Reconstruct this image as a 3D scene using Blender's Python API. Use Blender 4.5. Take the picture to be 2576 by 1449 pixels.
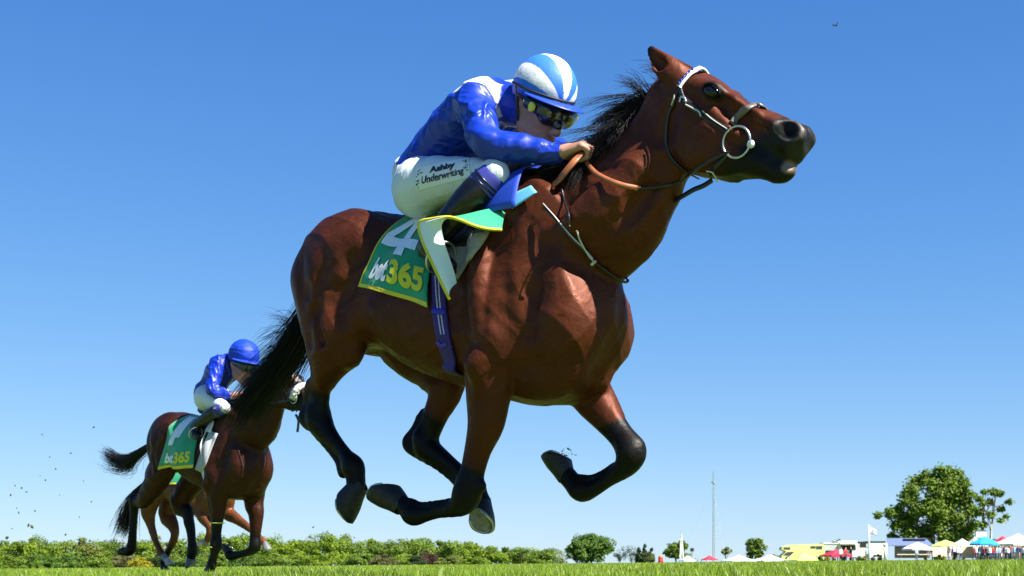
import bpy, bmesh, math, random
import numpy as np
from mathutils import Vector, Matrix, Quaternion
from mathutils.bvhtree import BVHTree

for _o in list(bpy.data.objects):
    bpy.data.objects.remove(_o)
SC = bpy.context.scene
COL = SC.collection
random.seed(7)
RNG = np.random.default_rng(11)

# ------------------------------------------------------------------ camera
CAM_H = 0.10                      # a camera lying just above the turf
FPX, HORIZON = 3680.0, 1418.0     # focal length and horizon row of a 2576 x 1449 picture
cd = bpy.data.cameras.new('camera')
cam = bpy.data.objects.new('camera', cd)
COL.objects.link(cam)
cam.location = (0, 0, CAM_H)
cam.rotation_euler = (math.pi / 2, 0, 0)
cd.sensor_width = 36.0
cd.lens = 36.0 * FPX / 2576.0
cd.shift_y = (HORIZON - 724.5) / 2576.0
cd.clip_start = 0.05
cd.clip_end = 6000
cd.dof.use_dof = True
cd.dof.focus_distance = 5.8
cd.dof.aperture_fstop = 11.0
SC.camera = cam

# ------------------------------------------------------------------ sky and sun
SUN_AZ, SUN_EL = math.radians(-36), math.radians(50)   # azimuth counted from +X towards +Y
W = bpy.data.worlds.new('World')
SC.world = W
W.use_nodes = True
wn, wl = W.node_tree.nodes, W.node_tree.links
wn.clear()
sky = wn.new('ShaderNodeTexSky')
sky.sky_type = 'NISHITA'
sky.sun_disc = False
sky.sun_elevation = SUN_EL
sky.sun_rotation = math.pi / 2 - SUN_AZ
sky.altitude = 2000
sky.air_density = 1.0
sky.dust_density = 0.0
sky.ozone_density = 6.0
bg = wn.new('ShaderNodeBackground')
bg.inputs['Strength'].default_value = 0.0507
wo = wn.new('ShaderNodeOutputWorld')
# the camera's own response to the sky: deeper blue, soft shoulder near white
def _m(op, a, b, c=None):
    n = wn.new('ShaderNodeMath'); n.operation = op
    for i, v in enumerate((a, b, c)):
        if v is None: continue
        if isinstance(v, (int, float)): n.inputs[i].default_value = v
        else: wl.new(v, n.inputs[i])
    return n.outputs[0]
sep = wn.new('ShaderNodeSeparateColor'); comb = wn.new('ShaderNodeCombineColor')
wl.new(sky.outputs['Color'], sep.inputs[0])
_r = _m('POWER', sep.outputs[0], 1.5); _g = _m('POWER', sep.outputs[1], 1.15); _b = _m('POWER', sep.outputs[2], 1.2)
wl.new(_m('DIVIDE', _r, _m('MULTIPLY_ADD', _r, .15, 1.45)), comb.inputs[0])
wl.new(_m('DIVIDE', _g, _m('MULTIPLY_ADD', _g, .09, .93)), comb.inputs[1])
wl.new(_m('DIVIDE', _b, _m('MULTIPLY_ADD', _b, .105, .532)), comb.inputs[2])
wl.new(comb.outputs[0], bg.inputs['Color'])
wl.new(bg.outputs['Background'], wo.inputs['Surface'])
sd = bpy.data.lights.new('sun', 'SUN')
sun = bpy.data.objects.new('sun', sd)
COL.objects.link(sun)
sd.energy = 5.0
sd.angle = math.radians(0.53)
sd.color = (1.0, 0.95, 0.87)
SUN_DIR = Vector((math.cos(SUN_EL) * math.cos(SUN_AZ), math.cos(SUN_EL) * math.sin(SUN_AZ), math.sin(SUN_EL)))
sun.rotation_euler = SUN_DIR.to_track_quat('Z', 'Y').to_euler()
sun.location = (20, 5, 30)
SC.view_settings.view_transform = 'Standard'
SC.view_settings.look = 'None'
SC.view_settings.exposure = 1.60
SC.view_settings.gamma = 1.0
SC.view_settings.use_curve_mapping = False
SC.cycles.max_bounces = 6
SC.cycles.transparent_max_bounces = 8
# ------------------------------------------------------------------ helpers
def srgb(r, g, b):
    f = lambda c: (c / 255 / 12.92) if c / 255 <= .04045 else ((c / 255 + .055) / 1.055) ** 2.4
    return (f(r), f(g), f(b), 1.0)

def mat(name, col, rough=.6, spec=.4, metal=0., var=.0, vscale=8., bump=0., bscale=60., attr=None, coat=0., sheen=0., trans=0., aniso_bump=None, k=1.):
    m = bpy.data.materials.new(name)
    m.use_nodes = True
    n, l = m.node_tree.nodes, m.node_tree.links
    p = n['Principled BSDF']
    p.inputs['Roughness'].default_value = rough
    p.inputs['Specular IOR Level'].default_value = spec
    p.inputs['Metallic'].default_value = metal
    p.inputs['Coat Weight'].default_value = coat
    p.inputs['Coat Roughness'].default_value = .25
    p.inputs['Sheen Weight'].default_value = sheen
    tc = n.new('ShaderNodeTexCoord')
    if attr:
        a = n.new('ShaderNodeVertexColor'); a.layer_name = attr
        src = a.outputs['Color']
    else:
        a = n.new('ShaderNodeRGB'); a.outputs[0].default_value = (col[0], col[1], col[2], 1)
        src = a.outputs[0]
    if k != 1. and var == 0: var = 1e-4
    if var > 0:
        no = n.new('ShaderNodeTexNoise'); no.inputs['Scale'].default_value = vscale; no.inputs['Detail'].default_value = 6
        l.new(tc.outputs['Object'], no.inputs['Vector'])
        mr = n.new('ShaderNodeMapRange'); mr.inputs['From Min'].default_value = .3; mr.inputs['From Max'].default_value = .7
        mr.inputs['To Min'].default_value = (1 - var) * k; mr.inputs['To Max'].default_value = (1 + var) * k
        l.new(no.outputs['Fac'], mr.inputs['Value'])
        mx = n.new('ShaderNodeVectorMath'); mx.operation = 'SCALE'
        l.new(src, mx.inputs[0]); l.new(mr.outputs['Result'], mx.inputs['Scale'])
        src = mx.outputs['Vector']
    l.new(src, p.inputs['Base Color'])
    if bump > 0:
        nb = n.new('ShaderNodeTexNoise'); nb.inputs['Scale'].default_value = bscale; nb.inputs['Detail'].default_value = 4
        if aniso_bump:
            mp = n.new('ShaderNodeMapping'); mp.inputs['Scale'].default_value = aniso_bump
            l.new(tc.outputs['Object'], mp.inputs['Vector']); l.new(mp.outputs['Vector'], nb.inputs['Vector'])
        else:
            l.new(tc.outputs['Object'], nb.inputs['Vector'])
        b = n.new('ShaderNodeBump'); b.inputs['Strength'].default_value = bump; b.inputs['Distance'].default_value = .01
        l.new(nb.outputs['Fac'], b.inputs['Height']); l.new(b.outputs['Normal'], p.inputs['Normal'])
    if trans > 0:
        t = n.new('ShaderNodeBsdfTranslucent'); l.new(src, t.inputs['Color'])
        mixs = n.new('ShaderNodeMixShader'); mixs.inputs[0].default_value = trans
        l.new(p.outputs[0], mixs.inputs[1]); l.new(t.outputs[0], mixs.inputs[2])
        l.new(mixs.outputs[0], n['Material Output'].inputs['Surface'])
    return m

def tag(o, label=None, cat=None, group=None, kind=None):
    if label: o['label'] = label
    if cat: o['category'] = cat
    if group: o['group'] = group
    if kind: o['kind'] = kind
    return o

def empty(name, loc=(0, 0, 0), rz=0., label=None, cat=None, group=None):
    o = bpy.data.objects.new(name, None)
    COL.objects.link(o)
    o.location = loc
    o.rotation_euler = (0, 0, rz)
    o.empty_display_size = .1
    return tag(o, label, cat, group)

def mesh_np(name, V, Fc, m=None, parent=None, smooth=True, colors=None, mats=None, midx=None):
    """V (n,3); Fc (k,3|4) array or list of faces"""
    me = bpy.data.meshes.new(name)
    V = np.asarray(V, dtype=np.float32)
    if isinstance(Fc, np.ndarray):
        Fc = Fc.astype(np.int32)
        k, w = Fc.shape
        me.vertices.add(len(V)); me.vertices.foreach_set('co', V.ravel())
        me.loops.add(k * w); me.loops.foreach_set('vertex_index', Fc.ravel())
        me.polygons.add(k)
        me.polygons.foreach_set('loop_start', np.arange(0, k * w, w, dtype=np.int32))
        me.polygons.foreach_set('loop_total', np.full(k, w, dtype=np.int32))
        me.update(calc_edges=True)
        me.validate()
    else:
        me.from_pydata([tuple(map(float, v)) for v in V], [], [tuple(f) for f in Fc])
    me.polygons.foreach_set('use_smooth', np.full(len(me.polygons), bool(smooth)))
    if colors is not None:
        ca = me.color_attributes.new('tint', 'FLOAT_COLOR', 'POINT')
        c = np.ones((len(V), 4), np.float32); c[:, :3] = colors
        ca.data.foreach_set('color', c.ravel())
    for mm in (mats or ([m] if m else [])):
        me.materials.append(mm)
    if midx is not None:
        me.polygons.foreach_set('material_index', np.asarray(midx, np.int32))
    o = bpy.data.objects.new(name, me)
    COL.objects.link(o)
    if parent is not None: o.parent = parent
    return o

def catmull(P, n):
    """n points per span through rows of P"""
    P = np.asarray(P, float)
    Q = np.vstack([2 * P[0] - P[1], P, 2 * P[-1] - P[-2]])
    out = []
    for i in range(1, len(Q) - 2):
        t = np.linspace(0, 1, n, endpoint=False)[:, None]
        a, b, c, d = Q[i - 1], Q[i], Q[i + 1], Q[i + 2]
        out.append(.5 * (2 * b + (c - a) * t + (2 * a - 5 * b + 4 * c - d) * t ** 2 + (3 * b - a - 3 * c + d) * t ** 3))
    out.append(P[-1:])
    return np.vstack(out)

def smoothstep(a, b, x):
    t = np.clip((x - a) / (b - a), 0, 1)
    return t * t * (3 - 2 * t)

# ---- signed distance modelling: bodies grown as one continuous surface
class SDF:
    def __init__(s): s.p = []
    def _add(s, f, lo, hi, k, sub): s.p.append((f, np.asarray(lo, float), np.asarray(hi, float), k, sub))
    def cap(s, a, b, ra, rb, k=.02, fl=None, sub=False):
        a = np.asarray(a, float); b = np.asarray(b, float); ba = b - a; L = max(ba @ ba, 1e-12)
        R = max(ra, rb) * (max(1, fl[1]) if fl else 1)
        if fl: u = np.asarray(fl[0], float); u = u / np.linalg.norm(u); q = fl[1]
        def f(X, Y, Z):
            x, y, z = X - a[0], Y - a[1], Z - a[2]
            h = np.clip((x * ba[0] + y * ba[1] + z * ba[2]) / L, 0, 1)
            x, y, z = x - h * ba[0], y - h * ba[1], z - h * ba[2]
            if fl:
                w = (x * u[0] + y * u[1] + z * u[2]); m = (1 / q - 1) * w
                x, y, z = x + m * u[0], y + m * u[1], z + m * u[2]
            d = np.sqrt(x * x + y * y + z * z) - (ra + (rb - ra) * h)
            return d * (min(1, q) if fl else 1)
        s._add(f, np.minimum(a, b) - R, np.maximum(a, b) + R, k, sub)
    def chain(s, P, k=.02, fl=None, sub=False, n=0):
        P = np.asarray(P, float)
        if n: P = catmull(P, n)
        for i in range(len(P) - 1):
            s.cap(P[i, :3], P[i + 1, :3], P[i, 3], P[i + 1, 3], k if i == 0 or not n else min(k, .012), fl, sub)
    def ell(s, c, r, ax=None, k=.02, sub=False):
        c = np.asarray(c, float); r = np.asarray(r, float)
        A = np.eye(3) if ax is None else np.asarray(ax, float)
        A = A / np.linalg.norm(A, axis=1)[:, None]
        ext = np.sqrt(((A * r[:, None]) ** 2).sum(0))
        def f(X, Y, Z):
            x, y, z = X - c[0], Y - c[1], Z - c[2]
            q = [A[i, 0] * x + A[i, 1] * y + A[i, 2] * z for i in range(3)]
            k0 = np.sqrt(sum((q[i] / r[i]) ** 2 for i in range(3)))
            k1 = np.sqrt(sum((q[i] / r[i] ** 2) ** 2 for i in range(3))) + 1e-9
            return np.where(k0 < .05, -r.min(), k0 * (k0 - 1) / k1)
        s._add(f, c - ext, c + ext, k, sub)
    def loft(s, T, zt, zb, hw, k=.02, taper=.25, p=2.2):
        """body along x: top, bottom and half width per station"""
        T = np.asarray(T, float); M = catmull(np.c_[T, zt, zb, hw], 8)
        def f(X, Y, Z):
            x1 = X[:, 0, 0]
            a, b, w = (np.interp(x1, M[:, 0], M[:, i])[:, None, None] for i in (1, 2, 3))
            zc, hh = (a + b) / 2, np.maximum((a - b) / 2, .01)
            u = (Z - zc) / hh
            ww = np.maximum(w * (1 - taper * np.clip(u, -1, 1) - .12 * np.clip(-u, 0, 1) ** 2), .01)
            q = (np.abs(Y / ww) ** p + np.abs(u) ** p + 1e-12) ** (1 / p)
            d = (q - 1) * np.minimum(ww, hh)
            return np.maximum(d, np.maximum(T[0] - X, X - T[-1]))
        s._add(f, (T[0], -max(hw), min(zb)), (T[-1], max(hw), max(zt)), k, False)
    def sym(s, meth, *a, **k):
        def fl(v):
            if isinstance(v, (list, np.ndarray)) and len(v) and np.ndim(v) == 2:
                v = np.array(v, float); v[:, 1] *= -1; return v
            if isinstance(v, (tuple, np.ndarray)) and len(v) == 3 and np.ndim(v) == 1: return (v[0], -v[1], v[2])
            return v
        getattr(s, meth)(*a, **k)
        if meth == 'ell':
            a2 = (fl(a[0]), a[1]); k2 = dict(k)
            if k.get('ax') is not None: k2['ax'] = [fl(tuple(v)) for v in k['ax']]
            s.ell(*a2, **k2)
        else:
            k2 = dict(k)
            if k.get('fl'): k2['fl'] = (fl(tuple(k['fl'][0])), k['fl'][1])
            getattr(s, meth)(*[fl(v) for v in a], **k2)
    def mesh(s, h):
        lo = np.min([p[1] for p in s.p if not p[4]], 0) - 4 * h
        hi = np.max([p[2] for p in s.p if not p[4]], 0) + 4 * h
        n = np.ceil((hi - lo) / h).astype(int) + 1
        ax = [(lo[i] + h * np.arange(n[i])).astype(np.float32) for i in range(3)]
        D = np.full(n, 1., np.float32)
        for f, a, b, k, sub in s.p:
            m = k + 3 * h
            i0 = np.clip(np.floor((a - m - lo) / h).astype(int), 0, n); i1 = np.clip(np.ceil((b + m - lo) / h).astype(int) + 1, 0, n)
            if np.any(i1 <= i0): continue
            sl = tuple(slice(i0[i], i1[i]) for i in range(3))
            d = f(ax[0][sl[0]][:, None, None], ax[1][sl[1]][None, :, None], ax[2][sl[2]][None, None, :]).astype(np.float32)
            o = D[sl]
            if sub: d = -d; e = np.maximum(k - np.abs(o - d), 0) / k if k > 0 else 0; D[sl] = np.maximum(o, d) + e * e * k * .25
            else: e = np.maximum(k - np.abs(o - d), 0) / k if k > 0 else 0; D[sl] = np.minimum(o, d) - e * e * k * .25
        return surface_nets(D, lo, h)

def surface_nets(D, lo, h):
    n = np.array(D.shape)
    ins = D < 0
    c = np.zeros(n - 1, np.int8)
    for i in (0, 1):
        for j in (0, 1):
            for k in (0, 1):
                c += ins[i:n[0] - 1 + i, j:n[1] - 1 + j, k:n[2] - 1 + k]
    I = np.argwhere((c > 0) & (c < 8))
    idx = np.full(n - 1, -1, np.int32); idx[tuple(I.T)] = np.arange(len(I))
    acc = np.zeros((len(I), 3)); cnt = np.zeros(len(I))
    corners = [(i, j, k) for i in (0, 1) for j in (0, 1) for k in (0, 1)]
    val = {q: D[I[:, 0] + q[0], I[:, 1] + q[1], I[:, 2] + q[2]] for q in corners}
    for q in corners:
        for axis in range(3):
            if q[axis] == 0:
                r = list(q); r[axis] = 1; r = tuple(r)
                a, b = val[q], val[r]
                m = (a < 0) != (b < 0)
                t = np.where(m, a / np.where(m, a - b, 1), 0)
                pos = np.array(q, float)[None, :].repeat(len(I), 0); pos[:, axis] = t
                acc[m] += pos[m]; cnt[m] += 1
    V = lo + h * (I + acc / cnt[:, None])
    quads = []
    for axis in range(3):
        u, v = [(1, 2), (2, 0), (0, 1)][axis]
        s0 = [slice(0, n[i]) for i in range(3)]; s1 = list(s0)
        s0[axis] = slice(0, n[axis] - 1); s1[axis] = slice(1, n[axis])
        A, B = ins[tuple(s0)], ins[tuple(s1)]
        E = np.argwhere(A != B)
        E = E[(E[:, u] > 0) & (E[:, v] > 0) & (E[:, u] < n[u] - 1) & (E[:, v] < n[v] - 1)]
        flip = A[tuple(E.T)]
        def at(du, dv):
            Q = E.copy(); Q[:, u] -= du; Q[:, v] -= dv
            return idx[tuple(Q.T)]
        q = np.stack([at(1, 1), at(0, 1), at(0, 0), at(1, 0)], 1)
        q[~flip] = q[~flip][:, ::-1]
        quads.append(q)
    Fq = np.vstack(quads)
    # light smoothing
    for lam in (.5, -.52, .5):
        S = np.zeros_like(V); C = np.zeros(len(V))
        for a, b in ((0, 1), (1, 2), (2, 3), (3, 0)):
            for x, y in ((Fq[:, a], Fq[:, b]), (Fq[:, b], Fq[:, a])):
                for d in range(3): S[:, d] += np.bincount(x, weights=V[y, d], minlength=len(V))
                C += np.bincount(x, minlength=len(V))
        V = V + lam * (S / np.maximum(C, 1)[:, None] - V)
    return V, Fq

def seg_dist(V, a, b):
    a = np.asarray(a, float); b = np.asarray(b, float); ba = b - a
    h = np.clip(((V - a) @ ba) / max(ba @ ba, 1e-9), 0, 1)
    return np.linalg.norm(V - a - h[:, None] * ba, axis=1), h

def tube_arrays(S, R, sides=3):
    """S (n,m,3) strands, R (n,m) radii -> verts, quads"""
    S = np.asarray(S, float); n, m, _ = S.shape
    T = np.gradient(S, axis=1); T /= np.linalg.norm(T, axis=2, keepdims=True) + 1e-9
    up = np.array([.31, .42, .85]); A = np.cross(T, up); A /= np.linalg.norm(A, axis=2, keepdims=True) + 1e-9
    B = np.cross(T, A)
    ang = np.arange(sides) * 2 * math.pi / sides
    V = S[:, :, None, :] + R[:, :, None, None] * (np.cos(ang)[None, None, :, None] * A[:, :, None, :] + np.sin(ang)[None, None, :, None] * B[:, :, None, :])
    base = (np.arange(n)[:, None, None] * m + np.arange(m - 1)[None, :, None]) * sides
    i = np.arange(sides)[None, None, :]; j = (i + 1) % sides
    q = np.stack([base + i, base + j, base + sides + j, base + sides + i], -1).reshape(-1, 4)
    return V.reshape(-1, 3), q

def tube(name, P, r, m, parent=None, sides=8, flat=None, n=6, cap=True):
    """a strap, cable or pole along P; r scalar or per point; flat=(dir, factor) squashes it"""
    P = np.asarray(P, float)
    if np.ndim(r) == 0: r = np.full(len(P), r)
    Q = np.c_[P, r]
    if n > 1 and len(P) > 2: Q = catmull(Q, n)
    V, q = tube_arrays(Q[None, :, :3], Q[None, :, 3], sides)
    if flat:
        u = np.asarray(flat[0], float); u /= np.linalg.norm(u)
        ctr = np.repeat(Q[:, :3], sides, 0); d = V - ctr
        V = ctr + d - (1 - flat[1]) * (d @ u)[:, None] * u
    faces = [tuple(f) for f in q]
    if cap: faces += [tuple(range(sides))[::-1], tuple(len(V) - sides + i for i in range(sides))]
    return mesh_np(name, V, faces, m, parent)

class Frame:
    """a horse's own frame: x along its heading, y to its left, z up"""
    def __init__(s, wx, wy, deg):
        a = math.radians(deg); s.w = (wx, wy); s.a = -a
        s.h = (math.cos(a), -math.sin(a)); s.n = (-math.sin(a), -math.cos(a))
    def pl(s, px, py, o):
        """the point on the vertical plane at side offset o that lies at a place in the 2576 px picture"""
        k = (px - 1288) / FPX
        X0 = s.w[0] + o * s.n[0]; Y0 = s.w[1] + o * s.n[1]
        t = (k * Y0 - X0) / (s.h[0] - k * s.h[1])
        Y = Y0 + t * s.h[1]
        return np.array((t, -o, CAM_H + (HORIZON - py) / FPX * Y))

def zoomer(x0, y0, s):
    return lambda x, y: (.670833 * (x0 + x / s), .670833 * (y0 + y / s))
Z1 = zoomer(1400, 150, 2.07); Z2 = zoomer(2100, 130, 2.2295); Z3 = zoomer(1050, 700, 1.7766)
Z4 = zoomer(1050, 1300, 1.7766); Z5 = zoomer(350, 1200, 1.5089)

class MB:
    """collects boxes, cylinders and quads, then links them as ONE mesh"""
    def __init__(s): s.v = []; s.f = []; s.mi = []
    def add(s, V, Fs, mi=0):
        b = len(s.v); s.v += [tuple(map(float, v)) for v in V]
        for f in Fs: s.f.append(tuple(i + b for i in f)); s.mi.append(mi)
        return s
    def box(s, lo, hi, mi=0):
        x0, y0, z0 = lo; x1, y1, z1 = hi
        V = [(x0, y0, z0), (x1, y0, z0), (x1, y1, z0), (x0, y1, z0), (x0, y0, z1), (x1, y0, z1), (x1, y1, z1), (x0, y1, z1)]
        return s.add(V, [(3, 2, 1, 0), (4, 5, 6, 7), (0, 1, 5, 4), (1, 2, 6, 5), (2, 3, 7, 6), (3, 0, 4, 7)], mi)
    def cyl(s, a, b, ra, rb=None, n=8, mi=0):
        rb = ra if rb is None else rb
        a = Vector(a); b = Vector(b); d = (b - a).normalized()
        u = d.orthogonal().normalized(); w = d.cross(u)
        V = []
        for c, r in ((a, ra), (b, rb)):
            for i in range(n):
                t = 2 * math.pi * i / n; V.append(c + r * (math.cos(t) * u + math.sin(t) * w))
        return s.add(V, [(i, (i + 1) % n, n + (i + 1) % n, n + i) for i in range(n)] + [tuple(range(n))[::-1], tuple(range(n, 2 * n))], mi)
    def build(s, name, m, parent=None, smooth=False, bevel=0.):
        o = mesh_np(name, s.v, s.f, None, parent, smooth, mats=m if isinstance(m, list) else [m], midx=s.mi)
        if bevel:
            bm = bmesh.new(); bm.from_mesh(o.data)
            bmesh.ops.bevel(bm, geom=list(bm.edges), offset=bevel, segments=2, affect='EDGES', profile=.6)
            bm.to_mesh(o.data); bm.free()
        return o
# ------------------------------------------------------------------ ground and grass
def ground_z(x, y): return .0095 * x
def spot(px, Y):
    """ground point under a column of the picture at distance Y"""
    x = (px - 1288) / FPX * Y
    return np.array((x, Y, ground_z(x, Y)))
def height_at(py, Y, px):
    x = (px - 1288) / FPX * Y
    return CAM_H + (HORIZON - py) / FPX * Y - ground_z(x, Y)
M_TURF = mat('turf', (.085, .145, .018), rough=.9, var=.35, vscale=.8, bump=.6, bscale=12)
xs = np.concatenate([-np.geomspace(2500, 2, 26), np.linspace(-1.5, 1.5, 5), np.geomspace(2, 2500, 26)]); ys = np.concatenate([[-400, -60, -10, -2], np.geomspace(.5, 4500, 60)])
V = np.array([(x, y, ground_z(x, y) - (max(0, abs(x) - 600) * .0095 * np.sign(x) if abs(x) > 600 else 0)) for x in xs for y in ys]); ny = len(ys)
i = np.arange(len(xs) - 1)[:, None] * ny + np.arange(ny - 1)[None, :]
turf = mesh_np('ground', V, np.stack([i, i + ny, i + ny + 1, i + 1], -1).reshape(-1, 4), M_TURF)
tag(turf, 'mown green racecourse turf running back to the trees and tents', kind='structure')
def blades(n, y0, y1, hmin, hmax, wid, rng, p=1.0):
    u = rng.random(n); Y = (y0 ** (1 - p) + u * (y1 ** (1 - p) - y0 ** (1 - p))) ** (1 / (1 - p)) if p != 1 else y0 * (y1 / y0) ** u
    X = rng.uniform(-.58, .58, n) * Y + rng.uniform(-.6, .6, n)
    # tufts
    h = rng.uniform(hmin, hmax, n) * (.80 + .35 * np.sin(X * 3.1 + np.sin(Y * 1.7) * 2) * np.sin(Y * 2.3 + X)).clip(.45, 1.25)
    Z = .0095 * X
    a = rng.uniform(0, 2 * math.pi, n); lean = rng.uniform(.05, .55, n) * h
    dx, dy = np.cos(a) * lean, np.sin(a) * lean
    b = rng.uniform(0, math.pi, n); w = wid * rng.uniform(.6, 1.4, n); wx, wy = np.cos(b) * w, np.sin(b) * w
    V = np.zeros((n, 7, 3))
    for k, (s, ws) in enumerate(((0, 1.), (.45, .85), (.8, .5))):
        cx = X + dx * s * s; cy = Y + dy * s * s; cz = Z + h * s - .005 * (k == 0)
        V[:, 2 * k] = np.stack([cx - wx * ws, cy - wy * ws, cz], 1); V[:, 2 * k + 1] = np.stack([cx + wx * ws, cy + wy * ws, cz], 1)
    V[:, 6] = np.stack([X + dx, Y + dy, Z + h * (1 - .12 * (lean / h) ** 2)], 1)
    base = np.arange(n)[:, None] * 7
    q = np.concatenate([base + np.array([[0, 1, 3, 2]]), base + np.array([[2, 3, 5, 4]]), base + np.array([[4, 5, 6, 6]])])
    t = rng.random(n)[:, None]; dry = (rng.random(n) < .07)[:, None]
    c = (1 - t) * np.array((.13, .235, .016)) + t * np.array((.34, .47, .03))
    c = np.where(dry, np.array((.38, .36, .14)), c)
    return V.reshape(-1, 3), q, np.repeat(c, 7, 0)
M_GRASS = mat('grass_blade', (0, 0, 0), rough=.45, spec=.4, attr='tint', trans=.4, k=.82)
rg = np.random.default_rng(21)
parts = [blades(2600, 1.0, 3.6, .03, .066, .0016, rg), blades(105000, 3.6, 16, .050, .086, .0018, rg), blades(98000, 12, 110, .055, .088, .006, rg), blades(54000, 60, 330, .06, .11, .035, rg),
         blades(260, .9, 3.0, .075, .108, .0022, rg), blades(3000, 4, 30, .085, .108, .003, rg)]
Vs, Qs, Cs, b = [], [], [], 0
for V, q, c in parts: Vs.append(V); Qs.append(q + b); Cs.append(c); b += len(V)
V = np.vstack(Vs); q = np.vstack(Qs); c = np.vstack(Cs)
tri = q[:, 2] == q[:, 3]
me = bpy.data.meshes.new('grass')
lt = np.where(tri, 3, 4).astype(np.int32); ls = np.concatenate([[0], np.cumsum(lt)[:-1]]).astype(np.int32)
flat = q.ravel()[np.stack([np.ones(len(q), bool)] * 3 + [~tri], 1).ravel()].astype(np.int32)
me.vertices.add(len(V)); me.vertices.foreach_set('co', V.astype(np.float32).ravel())
me.loops.add(len(flat)); me.loops.foreach_set('vertex_index', flat)
me.polygons.add(len(q)); me.polygons.foreach_set('loop_start', ls); me.polygons.foreach_set('loop_total', lt)
me.update(calc_edges=True)
ca = me.color_attributes.new('tint', 'FLOAT_COLOR', 'POINT'); cc = np.ones((len(V), 4), np.float32); cc[:, :3] = c; ca.data.foreach_set('color', cc.ravel())
me.materials.append(M_GRASS)
grass = bpy.data.objects.new('grass', me); COL.objects.link(grass)
tag(grass, 'fresh green grass blades of the racecourse turf in the foreground', 'grass', kind='stuff')
# ------------------------------------------------------------------ trees
M_LEAF = mat('foliage', (0, 0, 0), rough=.6, spec=.25, attr='tint', trans=.35, k=.74)
M_BARK = mat('bark', (.075, .058, .042), rough=.9, var=.3, vscale=3, bump=.6, bscale=8)
def crown_mesh(name, W_, H_, lobes, n, leaf, cols, rng, shape='round', open_=.0):
    """leaf-sized faces in clumps through the crown; W_ width, H_ height of the crown, base at z = 0"""
    C = []
    while len(C) < lobes:
        p = rng.uniform(-1, 1, 3)
        if shape == 'round' and (p ** 2).sum() > 1: continue
        if shape == 'cone' and np.hypot(p[0], p[1]) > (1 - p[2]) / 2 * .95 + .05: continue
        if shape == 'dome' and (p[0] ** 2 + p[1] ** 2 + ((p[2] + 1) / 2) ** 2) > 1: continue
        C.append(p)
    C = np.array(C); R = rng.uniform(.10, .34, lobes) * (.75 if shape == 'cone' else 1)
    k = rng.integers(0, lobes, n)
    d = rng.normal(size=(n, 3)); d /= np.linalg.norm(d, axis=1)[:, None]
    r = rng.uniform(.25, 1.0, n) ** .36 * np.where(rng.random(n) < .12, 1.25, 1)
    C = C * rng.uniform(.80, 1.12, (lobes, 1))
    P = (C[k] * .84 + d * (R[k] * r)[:, None]) + rng.normal(size=(n, 3)) * .035; P = P * np.array((W_ / 2, W_ / 2, H_ / 2)) + (0, 0, H_ / 2)
    nrm = d * .8 + rng.normal(size=(n, 3)) * .42 + (0, 0, .35); nrm /= np.linalg.norm(nrm, axis=1)[:, None]
    a = np.cross(nrm, rng.normal(size=(n, 3))); a /= np.linalg.norm(a, axis=1)[:, None]; b = np.cross(nrm, a)
    s = leaf * rng.uniform(.6, 1.4, n)[:, None]
    V = np.stack([P - a * s, P - b * s * .6 + nrm * s * .15, P + a * s, P + b * s * .6 + nrm * s * .15], 1).reshape(-1, 3)
    q = np.arange(n * 4).reshape(-1, 4)
    t = (.55 * rng.random(lobes)[k] + .45 * rng.random(n))[:, None]
    c = (1 - t) * np.array(cols[0]) + t * np.array(cols[1])
    return V, q, np.repeat(c, 4, 0), C * np.array((W_ / 2, W_ / 2, H_ / 2)) * .8 + (0, 0, H_ / 2)
PAL = dict(lime=((.10, .18, .012), (.29, .41, .025)), mid=((.085, .16, .018), (.23, .34, .035)), olive=((.12, .15, .03), (.25, .30, .05)), dark=((.022, .050, .018), (.070, .120, .030)),
           deep=((.050, .115, .020), (.17, .30, .035)), copper=((.05, .026, .024), (.13, .055, .045)), brown=((.12, .115, .045), (.23, .23, .08)), yellow=((.30, .28, .012), (.52, .46, .02)), pale=((.15, .20, .07), (.32, .37, .15)))
def tree(px, Y, top, wpx, pal, name, label, group=None, shape='round', base=None, lobes=16, n=700, leaf=None, trunk=.25, seed=0, limbs=5, foot=None):
    rng = np.random.default_rng(seed * 7919 + int(px) + 1000)
    p = spot(px, Y); H_ = height_at(top, Y, px); W_ = wpx / FPX * Y
    zb = H_ * trunk
    o = empty(name, tuple(p), rng.uniform(0, 6.28), label, 'bush' if 'bush' in name else 'tree', group)
    leaf = leaf or W_ * .023
    V, q, c, C = crown_mesh('crown', W_, H_ - zb, lobes, n, leaf, PAL[pal], rng, shape)
    V[:, 2] += zb - .05 * H_; C[:, 2] += zb - .05 * H_
    mesh_np('crown', V, q, M_LEAF, o, False, colors=c)
    St = []; Rt = []
    r0 = max(.03 * H_, .06)
    pts = np.array([(0, 0, -.1), (rng.normal() * .01 * H_, rng.normal() * .01 * H_, zb * .6), (0, 0, zb + .25 * (H_ - zb)), (0, 0, zb + .7 * (H_ - zb))])
    St.append(catmull(pts, 3)); Rt.append(np.linspace(r0, r0 * .25, len(St[0])))
    for j in range(min(limbs, len(C))):
        a = np.array((0, 0, zb * .75 + .12 * j * (H_ - zb) / max(limbs, 1))); e = C[j]
        L = catmull(np.array([a, a * .5 + e * .5 + (0, 0, .04 * H_), e, e * 1.05]), 3); St.append(L); Rt.append(np.linspace(r0 * .5, r0 * .1, len(L)))
    Vt, qt = tube_arrays(np.array(St), np.array(Rt), 5)
    mesh_np('trunk', Vt, qt.astype(np.int32), M_BARK, o)
    return o
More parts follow.
